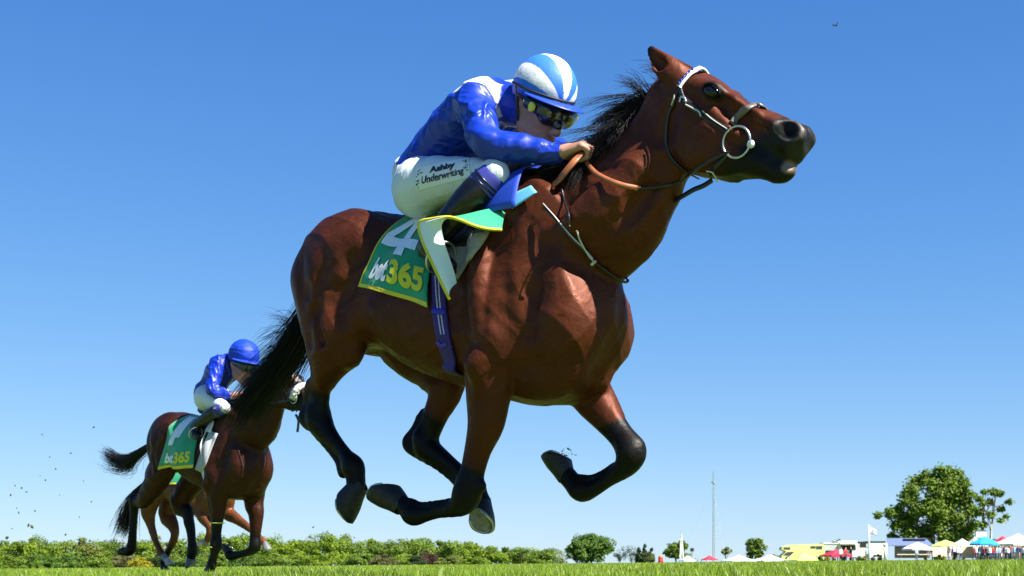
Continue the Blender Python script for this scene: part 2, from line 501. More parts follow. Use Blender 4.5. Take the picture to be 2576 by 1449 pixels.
# the far tree line, left to right
ORD = 'first second third fourth fifth sixth seventh eighth ninth tenth eleventh twelfth thirteenth fourteenth fifteenth sixteenth seventeenth eighteenth nineteenth twentieth'.split()
TL = [(-40, 1362, 90, 'olive'), (10, 1360, 85, 'mid'), (62, 1352, 95, 'lime'), (95, 1347, 75, 'mid'), (150, 1360, 100, 'lime'), (205, 1358, 95, 'olive'), (255, 1360, 80, 'mid'), (300, 1357, 90, 'brown'), (352, 1358, 85, 'lime'), (395, 1350, 80, 'olive'),
      (450, 1352, 95, 'mid'), (508, 1345, 85, 'lime'), (560, 1342, 90, 'mid'), (612, 1338, 85, 'lime'), (662, 1345, 85, 'lime'), (712, 1342, 90, 'lime'), (765, 1343, 80, 'lime'), (822, 1338, 95, 'lime'), (872, 1352, 80, 'mid'), (925, 1355, 90, 'lime'),
      (972, 1355, 90, 'mid'), (1020, 1357, 90, 'mid'), (1065, 1353, 95, 'lime'), (1112, 1356, 90, 'mid'), (1155, 1358, 90, 'lime'), (1196, 1366, 85, 'mid'), (1236, 1372, 80, 'lime'), (1278, 1377, 85, 'mid'), (1325, 1378, 80, 'lime'), (1372, 1380, 75, 'mid')]
TONE = dict(olive='olive green', mid='mid green', lime='bright lime green', brown='brownish green')
for i, (px, top, w, pal) in enumerate(TL):
    if i < 10: lb = f'{TONE[pal]} tree, {ORD[i]} from the left edge of the far tree line'
    elif i < 20: lb = f'{TONE[pal]} tree behind the galloping horses, {ORD[i - 10]} of the middle tree line'
    else: lb = f'{TONE[pal]} low tree right of the leading horse\'s hind hooves, {ORD[i - 20]} along'
    tree(px, 380 + 25 * math.sin(i * 2.1), top - 9, w * 1.4, pal, 'tree', lb, 'trees in the far tree line', n=4600, lobes=40, trunk=.02, shape='dome' if i % 3 else 'round', seed=i, limbs=3)
# lower bushes in front of it
BL = [(30, 1385, 80, 'mid'), (100, 1388, 90, 'deep'), (175, 1384, 90, 'deep'), (240, 1390, 80, 'mid'), (310, 1388, 70, 'brown'), (395, 1392, 60, 'dark'), (352, 1396, 52, 'yellow'), (470, 1390, 80, 'deep'), (540, 1385, 80, 'mid'), (610, 1384, 80, 'deep'),
      (680, 1385, 90, 'mid'), (750, 1384, 85, 'lime'), (830, 1384, 90, 'lime'), (900, 1388, 80, 'mid'), (962, 1388, 60, 'brown'), (1015, 1390, 60, 'lime'), (1075, 1382, 62, 'copper'), (1048, 1394, 50, 'dark'), (1130, 1390, 70, 'olive'), (1190, 1394, 70, 'lime')]
BT = dict(mid='mid green', deep='deep green', brown='brownish', dark='dark green', yellow='yellow flowering', lime='lime green', copper='copper red leaved', olive='olive green')
for i, (px, top, w, pal) in enumerate(BL):
    if pal in ('yellow', 'copper'): lb = f'{BT[pal]} bush standing out in front of the far tree line'
    else: lb = f'{BT[pal]} bush in front of the far trees, {ORD[i]} from the left'
    tree(px, 330 + 15 * math.sin(i * 1.7), top, w * 1.35, pal, 'bush', lb, 'bushes before the tree line', n=2800, lobes=28, trunk=.02, shape='dome', seed=100 + i, limbs=2)
# single trees towards the right
G2 = 'separate trees right of centre'
tree(1487, 300, 1334, 122, 'deep', 'tree', 'broad round dark green tree right of the leading horse\'s forelegs', None, n=9500, lobes=70, trunk=.03, seed=3, leaf=.25, limbs=6)
tree(1452, 295, 1352, 70, 'deep', 'tree', 'lower leafy shoulder tree against the left of the broad round tree', None, n=3600, lobes=30, trunk=.03, seed=4, leaf=.25)
tree(1408, 310, 1382, 66, 'pale', 'bush', 'pale olive bush left of the broad round tree', None, n=700, lobes=12, trunk=.02, seed=5, shape='dome')
tree(1312, 340, 1378, 42, 'dark', 'tree', 'small dark flat topped pine above the low tree line', None, n=500, lobes=8, trunk=.5, seed=6)
for k, (px, top, w) in enumerate(((1560, 1370, 36), (1588, 1366, 36))):
    tree(px, 320, top, w * 1.3, 'dark', 'tree', ('dark copper green tree touching the right of the broad round tree', 'dark tree next to the pointed conifers')[k], G2, n=1300, lobes=20, trunk=.03, seed=7 + k)
for k, (px, top, w) in enumerate(((1607, 1364, 18), (1622, 1360, 20), (1638, 1364, 18))):
    tree(px, 315, top, w * 1.5, 'dark', 'conifer', ('left of three pointed dark conifers', 'tallest, middle one of three pointed dark conifers', 'right of three pointed dark conifers')[k], 'three dark conifers', shape='cone', n=900, lobes=24, trunk=.03, seed=10 + k, leaf=.30)
tree(1632, 300, 1378, 46, 'olive', 'bush', 'olive bush in front of the dark conifers', None, n=500, lobes=10, trunk=.02, seed=14, shape='dome')
tree(1700, 290, 1352, 74, 'mid', 'tree', 'loose green tree behind the white feather banner', None, n=1300, lobes=22, trunk=.06, seed=15, leaf=.34)
tree(1722, 285, 1380, 70, 'lime', 'bush', 'low lime bush at the foot of the white feather banner', None, n=420, lobes=10, trunk=.02, seed=16, shape='dome')
tree(1826, 300, 1374, 34, 'pale', 'tree', 'small pale tree left of the white tents', None, n=260, lobes=8, trunk=.2, seed=17, leaf=.3)
tree(1899, 290, 1344, 66, 'mid', 'tree', 'airy green tree between two white tents', None, n=1100, lobes=20, trunk=.08, seed=18, leaf=.34)
tree(2107, 300, 1349, 44, 'mid', 'tree', 'round tree top showing above the white trailer', None, n=700, lobes=12, trunk=.35, seed=19, leaf=.3)
tree(1952, 320, 1385, 50, 'olive', 'bush', 'faint bush left of the yellow motorhome', None, n=260, lobes=8, trunk=.05, seed=20, leaf=.3)
def big_tree(px, Y, outline, pal, label, n, leaf, seed, trunks, name='tree'):
    """a crown given as lobes (px, py, radius px) with its own limbs"""
    rng = np.random.default_rng(seed); p = spot(px, Y); s = Y / FPX
    o = empty(name, tuple(p), 0, label, 'tree')
    C = np.array([((x - px) * s, rng.uniform(-.5, .5) * 55 * s, height_at(y, Y, x) - p[2] * 0) for x, y, r in outline]); R = np.array([r * s for x, y, r in outline])
    sub = rng.normal(size=(len(C), 7, 3)); sub /= np.linalg.norm(sub, axis=2)[:, :, None]
    C0 = C; Cb, Rb = C, R; C = (C[:, None] + sub * (R[:, None] * rng.uniform(.45, 1.05, (len(C), 7)))[:, :, None] * np.array((1, 1, .7))).reshape(-1, 3); R = np.repeat(R, 7) * rng.uniform(.30, .58, len(R) * 7)
    C = np.vstack([C, Cb]); R = np.concatenate([R, Rb * .95])
    k = rng.choice(len(C), n, p=R ** 2 / (R ** 2).sum()); d = rng.normal(size=(n, 3)); d /= np.linalg.norm(d, axis=1)[:, None]
    P = C[k] + d * (R[k] * rng.uniform(.25, 1.05, n) ** .6)[:, None] * np.array((1, 1.2, .75)) + rng.normal(size=(n, 3)) * (R[k] * .30)[:, None]
    cl = rng.integers(0, 3, n)
    nrm = d * .7 + rng.normal(size=(n, 3)) * .45 + (0, 0, .5); nrm /= np.linalg.norm(nrm, axis=1)[:, None]
    a = np.cross(nrm, rng.normal(size=(n, 3))); a /= np.linalg.norm(a, axis=1)[:, None]; b = np.cross(nrm, a); ss = leaf * rng.uniform(.6, 1.5, n)[:, None]
    V = np.stack([P - a * ss, P - b * ss * .6 + nrm * ss * .15, P + a * ss, P + b * ss * .6 + nrm * ss * .15], 1).reshape(-1, 3)
    t = (.5 * rng.random(len(C))[k] + .5 * rng.random(n))[:, None]; c = (1 - t) * np.array(PAL[pal][0]) + t * np.array(PAL[pal][1])
    mesh_np('crown', V, np.arange(n * 4).reshape(-1, 4), M_LEAF, o, False, colors=np.repeat(c, 4, 0))
    St, Rt = [], []
    for tx, ty, r in trunks:
        e = np.array(((tx[1] - px) * s, 0, height_at(ty[1], Y, tx[1]))); bs = np.array(((tx[0] - px) * s, 0, -.2))
        L = catmull(np.array([bs, bs * .6 + e * .4 + (rng.normal() * .2, 0, 0), bs * .2 + e * .8, e]), 4); St.append(L); Rt.append(np.linspace(r, r * .35, len(L)))
    C = C0
    for j in range(len(C)):
        bs = St[j % len(trunks)][4 + j % 5]; L = catmull(np.array([bs, bs * .5 + C[j] * .5 + (0, 0, .3), C[j] * .9 + bs * .1, C[j]]), 4); St.append(L); Rt.append(np.linspace(.08, .02, len(L)))
    Vt, qt = tube_arrays(np.array(St), np.array(Rt), 5); mesh_np('trunk', Vt, qt.astype(np.int32), M_BARK, o)
    return o
bo = [(2215, 1296, 11), (2235, 1292, 14), (2258, 1288, 20), (2252, 1318, 18), (2250, 1352, 14), (2270, 1262, 18), (2285, 1240, 20), (2300, 1275, 26), (2290, 1310, 24), (2280, 1345, 22), (2300, 1378, 20), (2310, 1215, 22), (2335, 1198, 20), (2365, 1190, 20), (2395, 1194, 20),
      (2345, 1230, 28), (2385, 1225, 30), (2420, 1215, 18), (2335, 1275, 30), (2375, 1270, 32), (2415, 1258, 26), (2435, 1245, 16), (2445, 1285, 20), (2405, 1305, 30), (2360, 1318, 30), (2330, 1340, 26), (2325, 1375, 22), (2380, 1352, 24), (2425, 1340, 24), (2448, 1325, 18), (2455, 1360, 16), (2410, 1380, 18), (2365, 1385, 16), (2435, 1378, 16)]
big_tree(2350, 255, bo, 'mid', 'large spreading green tree behind the food stalls at right', 30000, .26, 31, [((2350, 2345), (1405, 1215), .42), ((2372, 2388), (1405, 1220), .36), ((2400, 2420), (1405, 1245), .32), ((2330, 2300), (1405, 1270), .30), ((2425, 2440), (1405, 1275), .25)])
so = [(2478, 1240, 9), (2500, 1236, 10), (2522, 1240, 10), (2535, 1262, 9), (2520, 1280, 10), (2470, 1265, 10), (2495, 1262, 11), (2465, 1290, 10), (2488, 1295, 10), (2530, 1300, 7), (2470, 1320, 10), (2455, 1255, 9), (2510, 1310, 8)]
big_tree(2490, 250, so, 'mid', 'thin half bare tree with two trunks right of the large tree', 2600, .22, 33, [((2478, 2472), (1405, 1235), .26), ((2488, 2505), (1405, 1238), .22)])
# ------------------------------------------------------------------ tents, stalls, vehicles and people across the course
fm = {}
def fmat(key, col, **k):
    if key not in fm: fm[key] = mat(key, col, **{**dict(rough=.6, var=.06, vscale=2), **k})
    return fm[key]
F_WHITE = fmat('canvas_white', (.66, .66, .65)); F_RED = fmat('canvas_red', (.62, .02, .05)); F_LIME = fmat('canvas_lime', (.44, .54, .13)); F_BLUE = fmat('canvas_blue', (.02, .30, .62))
F_DARK = fmat('dark_opening', (.012, .012, .014)); F_GREY = fmat('panel_grey', (.36, .40, .38)); F_CREAM = fmat('board_cream', (.70, .60, .45)); F_PEACH = fmat('booth_peach', (.75, .48, .30)); F_YELLOW = fmat('paint_yellow', (.58, .56, .20), rough=.4, spec=.5)
F_SLAT = fmat('slat_brown', (.16, .13, .12)); F_NAVY = fmat('roof_blue_grey', (.10, .14, .26)); F_TYRE = fmat('tyre_rubber', (.015, .015, .016)); F_GLASS = fmat('window_glass', (.03, .045, .06), rough=.1, spec=.7); F_METAL = fmat('galvanised', (.40, .42, .45), rough=.4, metal=.6); F_ORANGE = fmat('orange_red', (.60, .12, .04)); F_PALEBLUE = fmat('pale_blue', (.35, .50, .70))
def px2m(p, Y): return p / FPX * Y
def gazebo(px, Y, wpx, peak, eave, m, name, label, group=None, legs=True, valance=.25, rz=.3, cat='tent'):
    o = empty(name, tuple(spot(px, Y)), rz, label, cat, group)
    w = px2m(wpx, Y) / 2 / (math.cos(rz) + math.sin(abs(rz))) ; H = height_at(peak, Y, px); E = height_at(eave, Y, px)
    V, Fs = [], []; n = 6
    for i in range(n + 1):
        a = i / n; r = w * (1 - a) + .02; z = E + (H - E) * (a ** 1.35)
        for sx, sy in ((-1, -1), (0, -1.02), (1, -1), (1.02, 0), (1, 1), (0, 1.02), (-1, 1), (-1.02, 0)): V.append((sx * r, sy * r, z - (.04 * w if sx == 0 or sy == 0 or abs(sx) > 1 or abs(sy) > 1 else 0) * (1 - a)))
    for i in range(n):
        for j in range(8): Fs.append((i * 8 + j, i * 8 + (j + 1) % 8, i * 8 + 8 + (j + 1) % 8, i * 8 + 8 + j))
    Fs.append(tuple(range(n * 8, n * 8 + 8)))
    mesh_np('canopy', V, Fs, m, o, False)
    v = MB()
    for sx, sy, tx, ty in ((-1, -1, 1, -1), (1, -1, 1, 1), (1, 1, -1, 1), (-1, 1, -1, -1)):
        a = np.array((sx * w, sy * w)); b = np.array((tx * w, ty * w)); nn = np.array((b[1] - a[1], a[0] - b[0])); nn = nn / np.linalg.norm(nn) * .02
        v.add([(*(a - nn), E - valance), (*(b - nn), E - valance), (*(b - nn), E), (*(a - nn), E), (*(a + nn), E - valance), (*(b + nn), E - valance), (*(b + nn), E), (*(a + nn), E)], [(0, 1, 2, 3), (7, 6, 5, 4), (0, 4, 5, 1), (3, 2, 6, 7), (0, 3, 7, 4), (1, 5, 6, 2)])
    v.build('valance', m, o)
    if legs:
        for sx in (-1, 1):
            for sy in (-1, 1):
                l = MB(); l.cyl((sx * w * .97, sy * w * .97, 0), (sx * w * .97, sy * w * .97, E), .04, n=6); l.build('leg', F_METAL, o)
    return o
def parasol(px, Y, wpx, peak, eave, m, label, group='parasols at the food stalls'):
    o = empty('parasol', tuple(spot(px, Y)), .2, label, 'parasol', group)
    w = px2m(wpx, Y) / 2; H = height_at(peak, Y, px); E = height_at(eave, Y, px); n = 8
    V = [(0, 0, H)] + [(w * r * math.cos(2 * math.pi * i / n), w * r * math.sin(2 * math.pi * i / n), H + (E - H) * r ** 1.2) for r in (.5, 1) for i in range(n)] + [(w * math.cos(2 * math.pi * i / n), w * math.sin(2 * math.pi * i / n), E - .22) for i in range(n)]
    Fs = [(0, 1 + i, 1 + (i + 1) % n) for i in range(n)] + [(1 + i + k, 1 + n + i + k, 1 + n + (i + 1) % n + k, 1 + (i + 1) % n + k) for k in (0, n) for i in range(n)]
    mesh_np('canopy', V, Fs, m, o, False)
    p = MB(); p.cyl((0, 0, 0), (0, 0, H + .1), .035, n=6); p.build('pole', F_METAL, o)
    for i in range(n):
        r = MB(); r.cyl((0, 0, E - .1), (w * .6 * math.cos(2 * math.pi * i / n), w * .6 * math.sin(2 * math.pi * i / n), E + (H - E) * .45), .015, n=4); r.build('rib', F_METAL, o)
    return o
DY = 190
gazebo(1729, DY, 40, 1399, 1409, F_WHITE, 'gazebo', 'low white tent top at the foot of the white feather banner', 'white tents', valance=.15)
gazebo(1785, 200, 40, 1397, 1407, F_RED, 'gazebo', 'small red tent top at the foot of the tall mast', None, valance=.1)
gazebo(1858, DY, 84, 1396, 1410, F_WHITE, 'gazebo', 'white tent between the tall mast and the airy green tree', 'white tents', valance=.1)
gazebo(1937, DY, 88, 1395, 1410, F_WHITE, 'gazebo', 'white tent right of the airy green tree, next to the yellow motorhome', 'white tents', valance=.1)
gazebo(2022, DY - 6, 100, 1388, 1409, F_LIME, 'gazebo', 'lime green tent pitched in front of the yellow motorhome', None, valance=.1)
gazebo(2103, DY - 8, 74, 1382, 1396, F_RED, 'gazebo', 'crimson tent in front of the grey trailer', None)
parasol(2308, DY, 80, 1364, 1380, F_WHITE, 'white parasol in front of the brown slatted hut')
parasol(2378, DY, 76, 1358, 1373, F_LIME, 'lime green parasol in front of the large tree')
parasol(2476, DY - 4, 76, 1349, 1368, F_BLUE, 'bright blue parasol above the crowd')
gazebo(2420, DY + 6, 70, 1355, 1374, F_WHITE, 'gazebo', 'white tent right of the lime green parasol', 'white tents')
gazebo(2452, DY + 12, 60, 1350, 1374, F_WHITE, 'gazebo', 'white tent half hidden behind the bright blue parasol', 'white tents')
gazebo(2560, DY + 4, 120, 1342, 1368, F_WHITE, 'gazebo', 'large white tent at the right edge of the picture', 'white tents')
gazebo(2523, DY + 14, 60, 1348, 1366, F_RED, 'gazebo', 'red tent corner behind the large white tent', None)
# yellow motorhome
def quadbox(name, L, y0, y1, m, parent, bevel=.05):
    """side outline (x, z) given depth y0..y1"""
    n = len(L); V = [(x, y0, z) for x, z in L] + [(x, y1, z) for x, z in L]
    Fs = [tuple(range(n)), tuple(range(2 * n - 1, n - 1, -1))] + [(i + n, (i + 1) % n + n, (i + 1) % n, i) for i in range(n)]
    o = mesh_np(name, V, Fs, m, parent, False)
    return o
def local(px0, Y):
    p0 = spot(px0, Y)
    return lambda px, py: ((px - px0) / FPX * Y, height_at(py, Y, px0))
Y = DY + 6; o = empty('motorhome', tuple(spot(2015, Y)), 0, 'pale yellow motorhome with an overcab bed parked behind the lime tent', 'motorhome'); f = local(2015, Y)
quadbox('body', [f(1963, 1408), f(1963, 1398), f(1975, 1388), f(1962, 1382), f(1966, 1376), f(1980, 1371), f(2066, 1368), f(2070, 1372), f(2070, 1407)], -1.1, 1.1, F_YELLOW, o)
def panel(name, a, b, y, m, parent, th=.03):
    p = MB(); (x0, z1), (x1, z0) = a, b; p.box((min(x0, x1), y - th, min(z0, z1)), (max(x0, x1), y + th, max(z0, z1))); return p.build(name, m, parent)
quadbox('windscreen', [f(1966, 1397), f(1976, 1389), f(1994, 1388), f(1984, 1398)], -1.13, -1.08, F_GLASS, o)
panel('window', f(2035, 1374), f(2047, 1379), -1.12, F_GLASS, o); panel('window', f(2049, 1374), f(2064, 1381), -1.12, F_GLASS, o); panel('window', f(1968, 1377), f(1984, 1382), -1.12, F_GLASS, o)
for x in (1978, 2050):
    w = MB(); c = f(x, 1406); w.cyl((c[0], -1.15, .36), (c[0], -.9, .36), .36, n=16); wo = w.build('wheel', F_TYRE, o, True); w = MB(); w.cyl((c[0], -1.17, .36), (c[0], -1.1, .36), .19, n=12); w.build('rim', F_METAL, wo, True)
# trailers and catering vans
def trailer(px0, x0, x1, top, bot, m, label, opening=None, awn=None, group='catering trailers', roof=F_WHITE, Y=DY + 8):
    o = empty('catering_trailer', tuple(spot(px0, Y)), 0, label, 'trailer', group); f = local(px0, Y)
    b = MB(); (a0, z1), (a1, z0) = f(x0, top + 2), f(x1, bot); b.box((a0, -1.1, max(z0, .35)), (a1, 1.1, z1)); b.build('body', m, o, bevel=.06)
    r = MB(); r.box((a0 - .06, -1.18, z1 - .01), (a1 + .06, 1.18, z1 + .12)); r.build('roof', roof, o)
    if opening: panel('hatch', f(*opening[0]), f(*opening[1]), -1.11, F_DARK, o)
    if awn:
        (p0, q0), (p1, q1) = f(*awn[0]), f(*awn[1]); w = MB(); w.add([(p0, -1.12, q0), (p1, -1.12, q0), (p1, -2.0, q1), (p0, -2.0, q1), (p0, -1.12, q0 + .05), (p1, -1.12, q0 + .05), (p1, -2.0, q1 + .05), (p0, -2.0, q1 + .05)], [(3, 2, 1, 0), (4, 5, 6, 7), (0, 1, 5, 4), (1, 2, 6, 5), (2, 3, 7, 6), (3, 0, 4, 7)]); w.build('awning', roof, o)
    for s in (.3, .7):
        c = a0 + (a1 - a0) * s; w = MB(); w.cyl((c, -1.12, .3), (c, -.92, .3), .3, n=12); w.build('wheel', F_TYRE, o, True)
    return o
trailer(2085, 2068, 2104, 1366, 1402, F_GREY, 'grey green trailer behind the crimson tent, right of the yellow motorhome', opening=((2072, 1385), (2090, 1394)))
trailer(2132, 2104, 2152, 1361, 1402, F_WHITE, 'white catering trailer with an open serving hatch above the crimson tent', opening=((2110, 1372), (2148, 1384)), awn=((2106, 1366), (2150, 1369)))
trailer(2162, 2150, 2178, 1363, 1404, F_GREY, 'narrow grey van with a black doorway left of the flagpole', opening=((2159, 1366), (2174, 1382)), roof=F_DARK)
trailer(2202, 2178, 2222, 1362, 1405, F_WHITE, 'white horsebox trailer standing behind the flagpole', opening=((2192, 1396), (2214, 1400)), roof=F_DARK)
# slatted bar hut with a blue grey roof
Y = DY + 10; o = empty('bar_hut', tuple(spot(2290, Y)), 0, 'blue grey roofed hut clad in brown slats behind the white parasol', 'hut'); f = local(2290, Y)
panel('wall', f(2246, 1372), f(2334, 1404), -1.0, F_SLAT, o, .1)
for k in range(8):
    panel('slat', f(2247, 1373.5 + k * 3.8), f(2333, 1376.2 + k * 3.8), -1.14, F_SLAT, o, .03)
(a0, z0), (a1, z1) = f(2224, 1372), f(2338, 1357); r = MB(); r.add([(a0, -1.9, z0), (a1, -1.9, z0), (a1, 1.6, z1 + .2), (a0 + .8, 1.6, z1 + .2), (a0, -1.9, z0 - .12), (a1, -1.9, z0 - .12), (a1, 1.6, z1), (a0 + .8, 1.6, z1)], [(0, 1, 2, 3), (7, 6, 5, 4), (4, 5, 1, 0), (5, 6, 2, 1), (6, 7, 3, 2), (7, 4, 0, 3)]); r.build('roof', F_NAVY, o)
panel('roof_vent', f(2275, 1355), f(2330, 1358), .4, F_DARK, o, .4); panel('counter', f(2250, 1394), f(2330, 1396), -1.3, F_CREAM, o, .2)
o = empty('white_post', tuple(spot(2227, DY - 4)), 0, 'thick white post left of the slatted hut', 'post'); f = local(2227, DY - 4); p = MB(); p.cyl((0, 0, 0), (0, 0, f(0, 1374)[1]), .20, n=12); p.build('post', F_WHITE, o, True); c = SDF(); c.ell((0, 0, f(0, 1371)[1]), (.32, .32, .24)); v, q = c.mesh(.08); mesh_np('cap', v, q, F_WHITE, o)
for x0, x1, t, b, m, lb in ((2157, 2184, 1378, 1397, F_CREAM, 'cream menu board with a red round mark left of the flagpole'), (2206, 2226, 1377, 1396, F_CREAM, 'cream menu board between the flagpole and the white post'), (2346, 2382, 1376, 1400, F_CREAM, 'wide cream board below the lime green parasol'), (2388, 2420, 1372, 1388, F_WHITE, 'white banner stretched below the white tents'), (2420, 2448, 1374, 1404, F_PEACH, 'peach coloured booth front left of the crowd')):
    Y = DY - 3; px0 = (x0 + x1) / 2; o = empty('booth' if m is F_PEACH else 'menu_board', tuple(spot(px0, Y)), 0, lb, 'booth' if m is F_PEACH else 'board'); f = local(px0, Y)
    panel('panel', f(x0, t), f(x1, b), 0, m, o, .04)
    for x in (x0 + 2, x1 - 2):
        l = MB(); c = f(x, t); l.box((c[0] - .04, .045, 0), (c[0] + .04, .12, c[1])); l.build('leg', F_METAL, o)
    if 'red round' in lb:
        d = MB(); c = f(2179, 1387); d.cyl((c[0], -.05, c[1]), (c[0], -.06, c[1]), .18, n=12); d.build('round_mark', F_ORANGE, o)
# feather banner, flagpole, mast, lights
Y = DY - 10; o = empty('feather_banner', tuple(spot(1715, Y)), 0, 'tall narrow white feather banner in front of the loose green tree', 'banner'); f = local(1715, Y)
p = MB(); p.cyl((.15, 0, 0), (-.12, 0, f(0, 1336)[1]), .05, .03, 6); p.build('pole', F_METAL, o)
V = [(f(1709.5, 1402)[0], .02, f(0, 1402)[1]), (f(1721, 1403)[0], .1, f(0, 1403)[1]), (f(1718.5, 1372)[0], -.05, f(0, 1372)[1]), (f(1716, 1350)[0], .05, f(0, 1350)[1]), (f(1713.2, 1338)[0], 0, f(0, 1338)[1]), (f(1712, 1350)[0], 0, f(0, 1350)[1]), (f(1711, 1372)[0], 0, f(0, 1372)[1])]
mesh_np('sail', V, [(0, 1, 2, 6), (6, 2, 3, 5), (5, 3, 4)], F_WHITE, o, False).modifiers.new('thickness', 'SOLIDIFY').thickness = .02
Y = DY - 15; o = empty('flagpole', tuple(spot(2186, Y)), 0, 'white flagpole with a small white flag left of the large tree', 'flagpole'); f = local(2186, Y)
p = MB(); p.cyl((0, 0, 0), (0, 0, f(0, 1320)[1]), .11, .07, 8); p.build('pole', F_WHITE, o, True)
V = []; nx, nz = 7, 5
for i in range(nx):
    for j in range(nz): V.append((.08 + i * .14, .16 * math.sin(i * 1.1 + j * .3), f(0, 1326)[1] - j * .18 - .05 * i + .05 * math.sin(i + j)))
mesh_np('flag', V, [(i * nz + j, (i + 1) * nz + j, (i + 1) * nz + j + 1, i * nz + j + 1) for i in range(nx - 1) for j in range(nz - 1)], F_WHITE, o).modifiers.new('thickness', 'SOLIDIFY').thickness = .02
Y = 520; o = empty('radio_mast', tuple(spot(1795, Y)), 0, 'very tall thin guyed radio mast against the sky', 'mast'); f = local(1795, Y); H = f(0, 1176)[1]
for k in range(3):
    a = 2.1 * k; p = MB(); p.cyl((.42 * math.cos(a), .42 * math.sin(a), 0), (.26 * math.cos(a), .26 * math.sin(a), H * .93), .13, .085, n=5); p.build('leg', F_METAL, o)
for k in range(24):
    z = H * .92 * k / 24; p = MB(); p.cyl((.38, 0, z), (-.2, .3, z + 1.2), .06, n=4); p.cyl((-.2, .3, z + 1.2), (-.2, -.3, z + 2.4), .06, n=4); p.build('brace', F_METAL, o)
p = MB(); p.cyl((0, 0, H * .93), (0, 0, H), .07, .04, n=5); p.build('antenna', F_METAL, o); p = MB(); p.cyl((0, 0, H * .835), (0, 0, H * .85), .75, n=8); p.build('dish_ring', F_METAL, o)
for sx, sy in ((-1, .3), (.8, .6), (.2, -1)):
    tube('guy_wire', [(0, 0, H * .8), (sx * 6, sy * 6, H * .4), (sx * 13, sy * 13, 0)], .012, F_METAL, o, 4, None, 3)
o = empty('floodlight', tuple(spot(1741, 240)), 0, 'small dark lamp on a post between the banner and the mast', 'lamp post'); f = local(1741, 240); p = MB(); p.cyl((0, 0, 0), (0, 0, f(0, 1384)[1]), .06, n=6); p.build('pole', F_METAL, o); p = MB(); z = f(0, 1383)[1]; p.box((-.3, -.2, z - .28), (.3, .2, z + .28)); p.build('lamp_head', F_DARK, o, bevel=.06)
o = empty('litter_bin', tuple(spot(1662, 200)), 0, 'orange and red course marker barrel left of the loose green tree', 'barrel'); p = MB(); p.cyl((0, 0, 0), (0, 0, .5), .36, n=12); p.build('drum', F_RED, o, True); p = MB(); p.cyl((0, 0, .5), (0, 0, 1.0), .35, .28, n=12); p.build('top', F_ORANGE, o, True)
p = empty('sign_tower', tuple(spot(2466, DY + 20)), 0, 'white and blue sign box above the white tents', 'sign'); f = local(2466, DY + 20); panel('panel', f(2454, 1336), f(2480, 1352), 0, F_WHITE, p, .3); panel('top_band', f(2454, 1334), f(2480, 1336.4), 0, F_NAVY, p, .34); panel('post', f(2464, 1352), f(2468, 1406), 0, F_METAL, p, .08)
o = empty('flag_post', tuple(spot(2493, DY - 2)), 0, 'bare pale wooden pole behind the bright blue parasol', 'pole'); f = local(2493, DY - 2); p = MB(); p.cyl((-.1, 0, 0), (.1, 0, f(0, 1318)[1]), .07, n=6); p.build('pole', F_CREAM, o)
for k, (x0, x1, m) in enumerate(((2448, 2500, F_DARK),)):
    o = empty('bar_counter', tuple(spot(2474, DY + 9)), 0, 'dark bar front under the white tents behind the crowd', 'bar'); f = local(2474, DY + 9); panel('front', f(x0, 1374), f(x1, 1400), 0, F_SLAT, o, .3); panel('counter', f(x0 - 2, 1387), f(x1 + 2, 1389), -.3, F_CREAM, o, .3)
for k, (px, top, w, pal) in enumerate(((2462, 1345, 60, 'lime'), (2515, 1335, 62, 'lime'), (2540, 1368, 60, 'deep'), (2565, 1370, 50, 'olive'), (2575, 1340, 40, 'mid'), (2498, 1372, 36, 'mid'))):
    tree(px, DY + 18 + 3 * k, top, w, pal, 'bush', ('lime bush behind the white tents', 'lime bush between the thin tree and the large white tent', 'deep green hedge bush behind the crowd', 'olive hedge bush behind the crowd at the right edge', 'green bush above the large white tent', 'bush behind the blue parasol')[k], None, n=700, lobes=14, trunk=.04, seed=60 + k, shape='dome', leaf=.26)
for k, px in enumerate((2065, 2082, 2120, 2160, 2172, 2212, 2356, 2372, 2364)):
    o = tree(px, DY - 12, 1396 - (k % 3) * 2, 16, ('deep', 'yellow', 'dark')[k % 3], 'planter_bush', ('small clipped shrub', 'small yellow flowering shrub', 'small dark shrub')[k % 3] + (' below the crimson tent', ' under the crimson tent\'s left leg', ' right of the crimson tent', ' at the cream board left of the flagpole', ' close to the flagpole', ' below the cream board right of the flagpole', ' at the left end of the wide cream board', ' at the right end of the wide cream board', ' at the middle of the wide cream board')[k], None, n=160, lobes=6, trunk=.05, seed=80 + k, shape='dome', leaf=.14)
